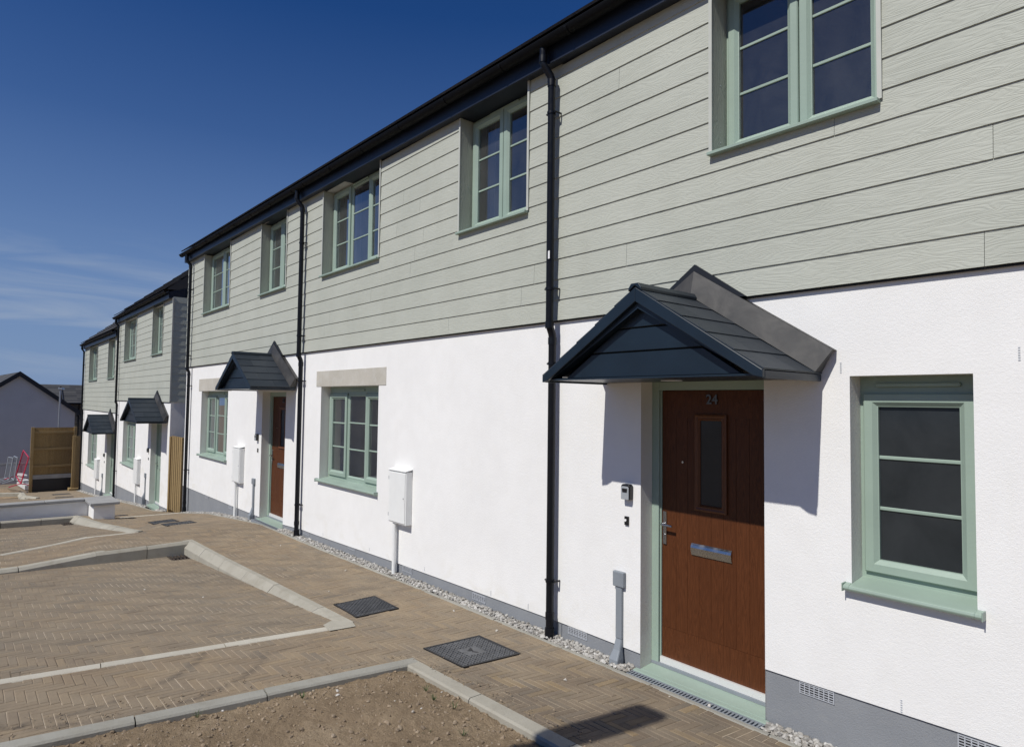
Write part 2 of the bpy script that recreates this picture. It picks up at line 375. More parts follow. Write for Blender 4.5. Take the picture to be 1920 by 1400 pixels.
M['blockw']=m_concrete('pale_concrete_block',(.60,.60,.59),(.72,.72,.70),(.45,.44,.42),.3)
M['gablegrey']=simple('far_render',(.60,.59,.57),.95,var=.04,scale=1.2)
M['bargeblack']=simple('black_verge',(.012,.014,.018),.5)
M['stonewall']=m_stone_wall()
M['ground']=m_concrete('bare_ground',(.21,.165,.115),(.27,.21,.15),(.13,.095,.06),.6)
M['asphalt']=simple('far_road',(.30,.30,.30),.9,var=.1)
M['grass']=simple('weed_green',(.055,.085,.025),.8,var=.3)
M['led']=simple('lamp_lens',(.75,.75,.72),.2)

# ------------------------------------------------------------------ ground heights (metres; door step of the near house = 0)
PROF=[(-400,-7.5),(-90,-5.6),(-60,-4.0),(-40,-2.6),(-34,-2.12),(-29,-1.76),(-25.8,-1.48),(-21.7,-1.14),(-19,-.95),(-16.3,-.63),(-15,-.46),(-14,-.33),(-13,-.25),(-12,-.165),(-11,-.09),(-8.6,-.072),(-6,-.03),(-4,-.015),(5,0.0),(400,2.0)]
def Pz(x):
    for (a,za),(b,zb) in zip(PROF,PROF[1:]):
        if a<=x<=b: return za+(zb-za)*(x-a)/(b-a)
    return PROF[0][1] if x<PROF[0][0] else PROF[-1][1]
def cl(t): return max(0.,min(1.,t))
def Rz(x,y): return -.04+.045*(x+5.8)-.03*(y+1.1)
def S(x,y):
    if x<-16.3: return Pz(x)
    if x>-5.7: t=cl((-.2-y)/1.1)
    elif x>-12.3: t=cl((-2.4-y)/1.1)
    else: t=cl((-1.2-y)/.8)
    return Pz(x)*(1-t)+Rz(x,y)*t
def B1(x,y): return Rz(x,y)-.045*cl((-5.8-x)/4.7)
def B2(x,y):
    return S(-11.85,y)*(1-cl((-11.8-x)/4.2))+(Rz(-16,y)-.12)*cl((-11.8-x)/4.2)

def inpoly(x,y,P):
    c=False; n=len(P)
    for i in range(n):
        (x1,y1),(x2,y2)=P[i],P[(i+1)%n]
        if (y1>y)!=(y2>y) and x<(x2-x1)*(y-y1)/(y2-y1)+x1: c=not c
    return c

# plan outlines (from the camera fit)
BED=[(-4.32,-1.34),(4.0,-1.37),(4.0,-8.0),(-5.02,-8.0)]
BAY1=[(-10.43,-1.40),(-5.47,-1.24),(-5.95,-6.5),(-10.43,-6.5)]
BAY2=[(-11.87,-1.78),(-16.05,-2.2),(-15.95,-6.5),(-11.65,-6.5),(-11.62,-3.5),(-11.80,-2.9),(-11.96,-2.5)]
BAY4=[(-30.2,-2.05),(-33.6,-2.08),(-34.5,-6.5),(-29.5,-6.5)]

def herring(x0,x1,y0,y1,w=.055,n=4):
    i0,i1=int(math.floor(x0/w))-n,int(math.ceil(x1/w))+n
    j0,j1=int(math.floor(y0/w))-n,int(math.ceil(y1/w))+n
    for i in range(i0,i1):
        for j in range(j0,j1):
            k=(i-j)%(2*n)
            if k==0: yield (i*w,j*w,n*w,w)
            elif k==n: yield (i*w,(j-n+1)*w,w,n*w)
def clip(P,a,b,keep_left):
    out=[]; nx,ny=-(b[1]-a[1]),(b[0]-a[0])
    if not keep_left: nx,ny=-nx,-ny
    d=[(p[0]-a[0])*nx+(p[1]-a[1])*ny for p in P]
    for i in range(len(P)):
        j=(i+1)%len(P)
        if d[i]>=0: out.append(P[i])
        if (d[i]>=0)!=(d[j]>=0):
            t=d[i]/(d[i]-d[j]); out.append((P[i][0]+(P[j][0]-P[i][0])*t,P[i][1]+(P[j][1]-P[i][1])*t))
    return out
def ccw(P):
    return P if sum(P[i][0]*P[(i+1)%len(P)][1]-P[(i+1)%len(P)][0]*P[i][1] for i in range(len(P)))>0 else P[::-1]
def inside_clip(R,P):
    P=ccw(P)
    for a,b in zip(P,P[1:]+P[:1]):
        if len(R)<3: return []
        R=clip(R,a,b,True)
    return R
def outside_clip(R,P):
    P=ccw(P)
    if not inside_clip(R,P): return R
    best=None
    for a,b in zip(P,P[1:]+P[:1]):
        L=math.hypot(b[0]-a[0],b[1]-a[1])
        m=max(-(-(b[1]-a[1])*(p[0]-a[0])+(b[0]-a[0])*(p[1]-a[1]))/L for p in R)
        if best is None or m>best[0]: best=(m,a,b)
    if best[0]<.004: return []
    return clip(R,best[1],best[2],False)
def area(P): return abs(sum(P[i][0]*P[(i+1)%len(P)][1]-P[(i+1)%len(P)][0]*P[i][1] for i in range(len(P))))/2

def paving(name,x0,x1,y0,y1,rough_in,hf,ins=None,outs=(),gap=.0042,sheet=.0035,w=.055):
    mb=MB()
    for (bx,by,bw,bd) in herring(x0,x1,y0,y1,w):
        if not rough_in(bx+bw/2,by+bd/2): continue
        g=gap*random.uniform(.6,1.3); c=.003
        R=[(bx+g/2,by+g/2),(bx+bw-g/2,by+g/2),(bx+bw-g/2,by+bd-g/2),(bx+g/2,by+bd-g/2)]
        if ins: R=inside_clip(R,ins)
        for P in outs:
            if len(R)<3: break
            xs=[p[0] for p in P]; ys=[p[1] for p in P]
            if bx>max(xs) or bx+bw<min(xs) or by>max(ys) or by+bd<min(ys): continue
            R=outside_clip(R,P)
        if len(R)<3 or area(R)<.0004: continue
        dz=random.uniform(-.0016,.0016); r=random.random(); k=len(R)
        cx=sum(p[0] for p in R)/k; cy=sum(p[1] for p in R)/k
        def shr(p,e): 
            dx,dy=cx-p[0],cy-p[1]
            return (p[0]+max(-e,min(e,dx)),p[1]+max(-e,min(e,dy)))
        n=len(mb.v)
        for p in R: mb.v.append((p[0],p[1],hf(*p)-.010))
        for p in R: mb.v.append((p[0],p[1],hf(*p)-.003+dz))
        for p in R: q=shr(p,c); mb.v.append((q[0],q[1],hf(*q)+dz))
        for q in range(k):
            q2=(q+1)%k
            mb.f.append((n+q,n+q2,n+k+q2,n+k+q)); mb.f.append((n+k+q,n+k+q2,n+2*k+q2,n+2*k+q))
        mb.f.append(tuple(range(n+2*k,n+3*k))); mb.m+=[0]*(2*k+1); mb.r+=[r]*(2*k+1)
        e=-.004
        mb.poly([(shr(p,e)[0],shr(p,e)[1],hf(*p)-sheet) for p in R],1,r)
    o=mb.build(name,[M['pave_bay' if name=='parking_bay' else 'pave'],M['sand']],rnd=True); return structure(o)

COVERS=[  # x0,x1,y0,y1
 (-4.50,-3.95,-1.095,-.525),(-6.12,-5.63,-1.12,-.66),
 (-13.62,-13.10,-1.33,-.92),(-12.92,-12.45,-1.26,-.78),(-18.15,-17.75,-1.3,-.95),(-32.4,-31.75,-1.2,-.6),(-30.0,-29.55,-1.3,-.74)]
CP=[[(a-.002,c-.002),(b+.002,c-.002),(b+.002,d+.002),(a-.002,d+.002)] for a,b,c,d in COVERS]
BED=[(-4.34,-1.33),(4.0,-1.40),(4.0,-8.0),(-5.04,-8.0)]
K1=[(-10.40,-1.40),(-5.49,-1.25),(-6.11,-6.5),(-10.40,-6.5)]
ST1=[(-5.517,-1.46),(-5.412,-1.46),(-5.852,-5.2),(-5.957,-5.2)]
ST2=[(-16.35,-.16),(-16.26,-.16),(-16.66,-1.4),(-16.75,-1.4)]
K2=[(-11.83,-1.77),(-16.02,-2.2),(-15.95,-6.5),(-11.65,-6.5)]
GU1=[(-10.33,-1.72),(-9.95,-1.72),(-9.95,-1.40),(-10.33,-1.40)]; GU2=[(-15.85,-2.45),(-15.45,-2.45),(-15.45,-2.22),(-15.85,-2.22)]
def path_rough(x,y):
    if y>-.10 or y<-5.6: return False
    if x<-16.3 and y<-1.6: return False
    if -16.8<x<-15.3 and y<-2.3: return False
    return True
EDGE=[(-60,-.15),(20,-.15),(20,2),(-60,2)]
paving('pavement',-17.6,3.2,-5.6,-.12,path_rough,S,None,[EDGE,BED,K1,K2,ST1,ST2]+CP)
paving('parking_bay',-10.6,-5.3,-5.2,-1.2,lambda x,y:True,B1,K1,[GU1],gap=.0055)
paving('parking_bay',-16.2,-11.6,-5.0,-1.7,lambda x,y:True,B2,K2,[GU2],gap=.0055)
paving('pavement',-35.0,-17.6,-3.6,-.12,lambda x,y:(y>-2.05 or x>-30) and not (y<-1.5 and x>-17.3) and not inpoly(x,y,BAY4),S,None,[EDGE]+CP[4:],w=.08)
def filler(name,x0,x1,y0,y1,inside,hf,c=.05):
    mb=MB(); nx,ny=int(round((x1-x0)/c)),int(round((y1-y0)/c))
    for i in range(nx):
        for j in range(ny):
            x,y=x0+c*i,y0+c*j
            if inside(x+c/2,y+c/2):
                rr=noise.cell(Vector((math.floor((x+.001)/.1)*3.1,math.floor((y+.001)/.1)*2.7,0)))*.5+.5
                mb.poly([(x,y,hf(x,y)-.0075),(x+c,y,hf(x+c,y)-.0075),(x+c,y+c,hf(x+c,y+c)-.0075),(x,y+c,hf(x,y+c)-.0075)],0,cl(rr))
    return structure(mb.build(name,M['pave_bay' if name=='parking_bay' else 'pave'],rnd=True))
inb=lambda x,y:inpoly(x,y,BED) or inpoly(x,y,K1) or inpoly(x,y,K2)
filler('pavement',-17.6,3.2,-5.0,-.15,lambda x,y:not inb(x,y) and not(x<-16.3 and y<-1.5) and not(-16.7<x<-15.9 and y<-2.15),S)
filler('parking_bay',-10.6,-5.3,-5.0,-1.2,lambda x,y:inpoly(x,y,K1) and not(-10.33<x<-9.95 and -1.72<y<-1.40),B1)
filler('parking_bay',-16.2,-11.6,-5.0,-1.7,lambda x,y:inpoly(x,y,K2) and not(-15.85<x<-15.45 and -2.45<y<-2.22),B2)
# the ground: one sheet to the horizon, a little under all paving
def ground_sheet():
    xs=[-900,-500,-250,-150,-110]+[-90+2*i for i in range(18)]+[-54+.75*i for i in range(50)]
    xs+= [-16.5+.25*i for i in range(90)]+[8,14,25,50,100,250,600]
    ys=[-600,-250,-100,-50,-25,-14,-9,-7]+[-6.5+.25*i for i in range(27)]+[2,6,12,25,60,150,400,900]
    xs=sorted(set(round(x,3) for x in xs)); mb=MB()
    def h(x,y):
        yy=max(y,-9)
        z=min(S(x,yy),B1(x,yy) if -11<x<-5 else 9,B2(x,yy) if -16.3<x<-11 else 9)
        return z-.09
    W=len(ys)
    for x in xs:
        for y in ys: mb.v.append((x,y,h(x,y)))
    for i in range(len(xs)-1):
        for j in range(W-1):
            a=i*W+j; mb.f.append((a,a+W,a+W+1,a+1)); mb.m.append(0); mb.r.append(0)
    return structure(mb.build('ground',M['ground'],smooth=False))
ground_sheet()

# ------------------------------------------------------------------ kerbs
def kerb(path,w=.125,h=.16,unit=.9,side=-1,batter=.0,hf=None,mat='kerb',gap=.008,name='kerb',floor=None):
    """path: list of (x,y,z) along the BACK top edge; side: which way (left=+1/right=-1) the face looks"""
    mb=MB()
    for (p,q) in zip(path,path[1:]):
        p,q=Vector(p),Vector(q); L=(q-p).length; n=max(1,round(L/unit))
        d=(q-p).normalized(); nrm=Vector((-d.y,d.x,0)).normalized()*side
        for i in range(n):
            a=p+(q-p)*(i/n)+d*(gap/2); b=p+(q-p)*((i+1)/n)-d*(gap/2)
            r=random.random(); jz=random.uniform(-.003,.003)
            def section(e):
                dp=batter*1.15
                if floor is not None:
                    q=e+nrm*w; dp=max(.006,min(dp,e.z-floor(q.x,q.y)+.004))
                return [(0,-h),(0,0),(w-batter,0),(w,-dp),(w,-h)]
            sec=section(a)
            if not batter: sec=[(0,-h),(0,-.006),(.006,0),(w-.012,0),(w,-.012),(w,-h)]
            n0=len(mb.v); k=len(sec)
            for e in (a,b):
                for s_,z in (section(e) if batter else sec): mb.v.append(tuple(e+nrm*s_+Vector((0,0,z+jz))))
            for j in range(k-1):
                f=(n0+j,n0+j+1,n0+k+j+1,n0+k+j)
                mb.f.append(f if side<0 else f[::-1]); mb.m.append(0); mb.r.append(r)
            for f in (tuple(range(n0,n0+k)),tuple(range(n0+2*k-1,n0+k-1,-1))): mb.f.append(f); mb.m.append(0); mb.r.append(r)
    return structure(mb.build(name,M[mat],rnd=True))
# soil bed edging (flush with the paving, standing a little above the soil)
def SK(x,y,e=.012): return (x,y,S(x,y)+e)
kerb([SK(-4.32,-1.30),SK(-2.55,-1.33),SK(-1.0,-1.35),SK(1,-1.36),SK(4,-1.37)],w=.11,h=.14,side=-1,mat='kerb')
kerb([SK(-4.32,-1.30),SK(-4.44,-2.4),SK(-4.60,-3.9),SK(-4.9,-6.4)],w=.11,h=.14,side=1,mat='edging')
# kerbs of the first bay
kerb([(-10.44,-1.36,-.082),(-8.8,-1.31,-.066),(-7.2,-1.26,-.042),(-6.1,-1.225,-.026),(-5.5,-1.21,-.016)],w=.138,h=.2,unit=.8,side=-1,batter=.075,floor=B1)
kerb([(-10.44,-1.36,-.082),(-10.47,-2.58,-.10),(-10.45,-3.42,-.165),(-10.43,-5.2,-.17)],w=.14,h=.2,unit=.62,side=1,batter=.03)
# kerbs of the second bay
kerb([(-16.10,-2.15,-.45),(-14.2,-1.97,-.34),(-12.6,-1.82,-.20),(-11.87,-1.74,-.14)],w=.16,h=.22,unit=.45,side=-1,batter=.08,floor=B2)
kerb([(-16.10,-2.15,-.45),(-16.0,-3.42,-.415),(-15.9,-5.2,-.38)],w=.14,h=.25,unit=.8,side=1,batter=.02)
# lower bay
kerb([(-33.7,-2.04,-2.0),(-31.6,-2.08,-1.87),(-30.1,-1.75,-1.80)],w=.2,h=.24,unit=.5,side=-1,batter=.09)
kerb([(-33.7,-2.04,-2.0),(-34.6,-3.6,-2.02),(-35,-6,-2.05)],w=.16,h=.3,unit=.8,side=1,batter=.02)
# edging strip along the gravel
for (a,b) in ((-16.45,2.6),(-34.3,-18.0)):
    pts=[]; x=a
    while x<b: pts.append(x); x+=.9
    pts.append(b)
    kerb([(x,-.126,Pz(x)+.006) for x in pts],w=.046,h=.12,unit=.9,side=-1,mat='edging',name='edging_strip')
# strips flush in the paving
def strip(name,path,w,hf,mat='strip',unit=.9,e=.006):
    return kerb([(x,y,hf(x,y)+e) for x,y in path],w=w,h=.08,unit=unit,side=1,mat=mat,name=name,gap=.006)
strip('paving_strip',[(-5.52,-1.46),(-5.62,-2.31),(-5.72,-3.16),(-5.84,-4.18),(-5.96,-5.2)],.105,lambda x,y:max(S(x,y),B1(x,y)))
strip('paving_strip',[(-11.90,-1.8),(-11.98,-2.5),(-11.82,-2.95),(-11.63,-3.56),(-11.55,-4.4)],.07,lambda x,y:max(S(x,y),B2(x,y))+.006)
strip('paving_strip',[(-16.35,-.16),(-16.55,-.75),(-16.75,-1.4)],.09,lambda x,y:S(x,y)+.004)
# mortar patch at the low end of the first kerb
mb=MB(); 
pp=[(-5.50,-1.22),(-5.36,-1.26),(-5.38,-1.50),(-5.58,-1.47),(-5.66,-1.36)]
mb.poly([(x,y,max(S(x,y),B1(x,y))+.008) for x,y in pp][::-1],0,.3); structure(mb.build('mortar_patch',M['kerb'],rnd=True))

# ------------------------------------------------------------------ gravel, soil
def gravel(x0,x1,y0f,y1f,name,n,skip=lambda x:False,sz=(.011,.021)):
    mb=MB()
    for _ in range(n):
        x=random.uniform(x0,x1)
        if skip(x): continue
        y=random.uniform(y0f,y1f); s=random.uniform(*sz)
        z=Pz(x)+random.uniform(-.02,.012)
        mb.rock((x,y,z),s*random.uniform(.8,1.4),s,s*random.uniform(.6,.9),0,random.random())
    # bed below
    xs=[x0+(x1-x0)*i/60 for i in range(61)]
    for a,b in zip(xs,xs[1:]):
        if skip((a+b)/2): continue
        mb.poly([(a,y0f-.01,Pz(a)-.016),(b,y0f-.01,Pz(b)-.016),(b,y1f+.01,Pz(b)-.016),(a,y1f+.01,Pz(a)-.016)],0,.05)
    o=mb.build(name,M['gravel'],rnd=True); o['kind']='stuff'; return o
sk=lambda x:(-3.21<x<-2.12) or (-11.62<x<-10.40)
gravel(-16.4,-9.0,-.122,.008,'gravel',2600,sk,(.014,.026))
gravel(-9.0,-.6,-.122,.008,'gravel',5200,sk)
gravel(-34.2,-18.3,-.115,.0,'gravel',2400,lambda x:(-20.4<x<-19.1) or (-27.9<x<-26),(.02,.036))

def soil_bed():
    mb=MB()
    us=[]; x=0.0
    while x<3.6: us.append(x); x+=.0135
    us+=[3.8+.2*i for i in range(24)]
    vs=[]; y=0.0
    while y<2.9: vs.append(y); y+=.0135
    vs+=[3.05+.25*i for i in range(14)]
    def h(x,y,e):
        p=Vector((x,y,0))
        z=S(x,max(y,-6.5))-.035+.05*cl(e/.5)
        z+=.024*noise.fractal(p*1.3,1.,2.1,4)
        z+=.012*noise.fractal(p*8.,1.,2.1,4)
        d=noise.voronoi(p*17.)[0]; z+=.020*(.45-d[0])*max(0,noise.noise(p*4.+Vector((5,2,1)))+.35)
        d=noise.voronoi(p*38.)[0]; z+=.012*(.45-d[0])
        z+=.006*noise.noise(p*60.)
        return z
    W=len(vs)
    for u in us:
        for v in vs:
            y=-1.40-v; x=-4.27+u-.115*v*(1-cl((u-2.2)/2.0))
            mb.v.append((x,y,h(x,y,min(u,v))))
    for i in range(len(us)-1):
        for j in range(W-1):
            a=i*W+j; mb.f.append((a,a+1,a+W+1,a+W)); mb.m.append(0); mb.r.append(0)
    o=structure(mb.build('soil',M['soil'],smooth=False))
    for p in o.data.polygons: p.use_smooth=True
    cl_=MB()
    for _ in range(4200):
        v=random.uniform(.02,2.75)**1.0; u=random.uniform(.03,3.3)
        y=-1.40-v; x=-4.27+u-.115*v*(1-cl((u-2.2)/2.0))
        s=random.choice([.003,.004,.004,.005,.005,.006,.007,.008,.010,.014]); z=h(x,y,min(u,v))
        cl_.rock((x,y,z+s*.25),s*random.uniform(.8,1.5),s,s*random.uniform(.6,.95),0,random.random())
    for (x,y,s) in ((-4.05,-2.05,.014),(-4.12,-2.02,.010),(-3.5,-1.75,.010),(-4.3,-2.7,.011)):
        cl_.rock((x,y,h(x,y,.3)+s*.3),s*1.4,s,s*.7,0,1.0)
    for _ in range(420):
        if random.random()<.5: x=random.uniform(-4.3,-2.0); y=-1.33+abs(random.gauss(0,.10))
        else: y=random.uniform(-3.9,-1.3); x=-4.36-.115*(-1.3-y)-abs(random.gauss(0,.11))
        s=random.choice([.002,.003,.003,.004,.005,.007]); cl_.rock((x,y,S(x,y)+.012+s*.2),s*1.3,s,s*.8,0,random.random()*.95)
    for (x,y) in ((-7.3,-.42),(-5.2,-.30),(-3.35,-.62),(-2.75,-.20),(-2.5,-.10),(-9.2,-.5),(-4.5,-.33),(-6.6,-.95),(-8.2,-2.4),(-7.4,-2.0)):
        s=random.uniform(.008,.014); cl_.rock((x,y,(B1(x,y) if y<-1.5 else S(x,y))+s*.35),s*1.3,s,s*.8,0,.99+.01*random.random())
    c=cl_.build('soil_clods',M['clods'],rnd=True); c['kind']='stuff'
    wd=MB()
    for (x,y) in ((-3.55,-1.62),(-3.38,-1.58),(-4.15,-2.25),(-3.2,-1.9),(-4.3,-2.85),(-3.75,-1.55),(-3.05,-1.75)):
        z=h(x,y,.3)
        for k in range(14):
            a=random.uniform(0,6.28); l=random.uniform(.015,.04); d=Vector((math.cos(a),math.sin(a),0)); t=Vector((-d.y,d.x,0))*.0022
            b=Vector((x,y,z))+d*.006; m=b+d*l*.5+Vector((0,0,l*.8)); e=b+d*l+Vector((0,0,l*.9))
            wd.poly([b-t,b+t,m+t*.8,m-t*.8]); wd.poly([m-t*.8,m+t*.8,e])
    w=wd.build('weeds',M['grass']); w['kind']='stuff'
soil_bed()

# ------------------------------------------------------------------ covers, gullies, drains
def cover(x0,x1,y0,y1,label,group,studs=18,logo=False):
    xm,ym=(x0+x1)/2,(y0+y1)/2; z=S(xm,ym)
    t=thing('access_cover',label,'access cover',(xm,ym,z),group)
    def zz(x,y): return S(x,y)
    f=MB(); w=.018
    for a,b,c,d in ((x0,x1,y0,y0+w),(x0,x1,y1-w,y1),(x0,x0+w,y0+w,y1-w),(x1-w,x1,y0+w,y1-w)):
        f.hexa([(a,c,zz(a,c)-.03),(b,c,zz(b,c)-.03),(b,d,zz(b,d)-.03),(a,d,zz(a,d)-.03),(a,c,zz(a,c)+.006),(b,c,zz(b,c)+.006),(b,d,zz(b,d)+.006),(a,d,zz(a,d)+.006)])
    f.build('frame',M['irondark'],t)
    p=MB(); a,b,c,d=x0+w+.003,x1-w-.003,y0+w+.003,y1-w-.003
    p.hexa([(a,c,zz(a,c)-.03),(b,c,zz(b,c)-.03),(b,d,zz(b,d)-.03),(a,d,zz(a,d)-.03),(a,c,zz(a,c)+.003),(b,c,zz(b,c)+.003),(b,d,zz(b,d)+.003),(a,d,zz(a,d)+.003)])
    nx=studs; ny=studs
    for i in range(nx):
        for j in range(ny):
            cx=a+(b-a)*(i+.5)/nx; cy=c+(d-c)*(j+.5)/ny
            if logo and abs(cx-xm)<.075 and abs(cy-ym)<.075: continue
            l,s=(.010,.0042) if (i+j)%2 else (.0042,.010); z=zz(cx,cy)
            p.hexa([(cx-l,cy-s,z),(cx+l,cy-s,z),(cx+l,cy+s,z),(cx-l,cy+s,z),(cx-l*.6,cy-s*.6,z+.0095),(cx+l*.6,cy-s*.6,z+.0095),(cx+l*.6,cy+s*.6,z+.0095),(cx-l*.6,cy+s*.6,z+.0095)],skip=(0,))
    p.build('lid',M['iron'],t)
    if logo:
        g=MB(); z=zz(xm,ym)+.0045
        # winged emblem: one solid triangle and four trailing bars
        def tri(P): g.poly([(xm+u,ym+v,z) for u,v in P])
        tri([(.055,-.045),(.06,.03),(.005,.0)])
        for k in range(4):
            v=.03-.02*k
            tri([(-.06+.012*k,v-.006),(.0,v*.35-.008),(.0,v*.35+.002),(-.06+.012*k,v+.004)])
        g.build('emblem',M['irondark'],t)
    return t
G='metal access covers set in the paving'
LB=['large square chequered steel cover with a winged emblem, nearest the soil bed corner',
 'smaller square chequered steel cover beside the tapered end of the kerb',
 'farther of the two dark covers in the paving outside the left brown door','nearer of the two dark covers in the paving outside the left brown door',
 'dark cover at the foot of the white pillar','farthest dark cover on the lower path by the wooden fence','second dark cover on the lower path, nearer than the one by the fence']
for i,(c,l) in enumerate(zip(COVERS,LB)): cover(*c,l,G,18 if i<2 else 10,i==0)

def gully(x0,x1,y0,y1,hf,label):
    z=hf((x0+x1)/2,(y0+y1)/2); t=thing('gully_grate',label,'drain',((x0+x1)/2,(y0+y1)/2,z),'gully grates in the parking bays')
    xm=(x0+x1)/2
    for a,b in ((x0,xm-.006),(xm+.006,x1)):
        m=MB(); w=.02
        for p,q,r,s in ((a,b,y0,y0+w),(a,b,y1-w,y1),(a,a+w,y0+w,y1-w),(b-w,b,y0+w,y1-w)): m.box(p,q,r,s,z-.03,z+.004)
        n=6
        for i in range(n):
            y=y0+w+(y1-y0-2*w)*(i+.5)/n; m.box(a+w,b-w,y-.008,y+.008,z-.03,z+.002)
        m.build('grate',M['rust'],t)
    p=MB(); p.box(x0,x1,y0,y1,z-.08,z-.031); p.build('pit',M['dark'],t)
gully(-10.33,-9.95,-1.72,-1.40,B1,'rusty twin gully grate in the corner of the nearer parking bay')
gully(-15.85,-15.45,-2.45,-2.22,B2,'dark gully grate in the corner of the farther parking bay by the low wall')

def channel_drain(x0,x1,z,label):
    t=thing('channel_drain',label,'drain',((x0+x1)/2,-.08,z),'slotted drains at the door steps')
    y0,y1=-.124,-.048
    m=MB(); m.box(x0,x1,y0,y0+.008,z-.04,z+.004); m.box(x0,x1,y1-.006,y1,z-.04,z+.004)
    m.box(x0,x0+.01,y0+.008,y1-.006,z-.04,z+.004); m.box(x1-.01,x1,y0+.008,y1-.006,z-.04,z+.004)
    n=int((x1-x0-.02)/.0265)
    for i in range(n):
        x=x0+.01+(x1-x0-.02)*(i+.5)/n; m.box(x-.0062,x+.0062,y0+.008,y1-.006,z-.02,z+.002)
    m.build('grating',M['greyplastic'],t)
    c=MB(); c.box(x0,x1,y0,y1,z-.09,z-.041); c.build('channel',M['dark'],t)
channel_drain(-3.20,-2.13,-.014,'grey slotted channel drain in front of door 24')
channel_drain(-11.6,-10.42,-.09,'grey slotted channel drain in front of the farther brown door')

# ------------------------------------------------------------------ house building kit
def wall_cells(mb,xs,bot,top,ops,y,r=0):
    """front skin facing -y between x breakpoints, minus openings (x0,x1,z0,z1)"""
    X=sorted(set([round(x,4) for x in xs]+[round(o[k],4) for o in ops for k in (0,1)]))
    X=[x for x in X if xs[0]-1e-6<=x<=xs[-1]+1e-6]
    for a,b in zip(X,X[1:]):
        m=(a+b)/2
        hs=sorted([(o[2],o[3]) for o in ops if o[0]<m<o[1]])
        lo=(bot(a),bot(b)); segs=[]
        for z0,z1 in hs:
            if z0>max(lo)+1e-4: segs.append((lo,(z0,z0)))
            lo=(max(z1,lo[0]),max(z1,lo[1])) if z1>min(lo) else lo
        t=(top(a),top(b))
        if min(t)>max(lo): segs.append((lo,t))
        for l,h in segs: mb.poly([(a,y,l[0]),(b,y,l[1]),(b,y,h[1]),(a,y,h[0])],r)
def reveals(mb,ops,y0,y1,r=0,bottom=True,top=True):
    for x0,x1,z0,z1 in ops:
        mb.poly([(x0,y0,z0),(x0,y0,z1),(x0,y1,z1),(x0,y1,z0)],r)
        mb.poly([(x1,y0,z0),(x1,y1,z0),(x1,y1,z1),(x1,y0,z1)],r)
        if top: mb.poly([(x0,y0,z1),(x1,y0,z1),(x1,y1,z1),(x0,y1,z1)],r)
        if bottom: mb.poly([(x0,y0,z0),(x0,y1,z0),(x1,y1,z0),(x1,y0,z0)],r)

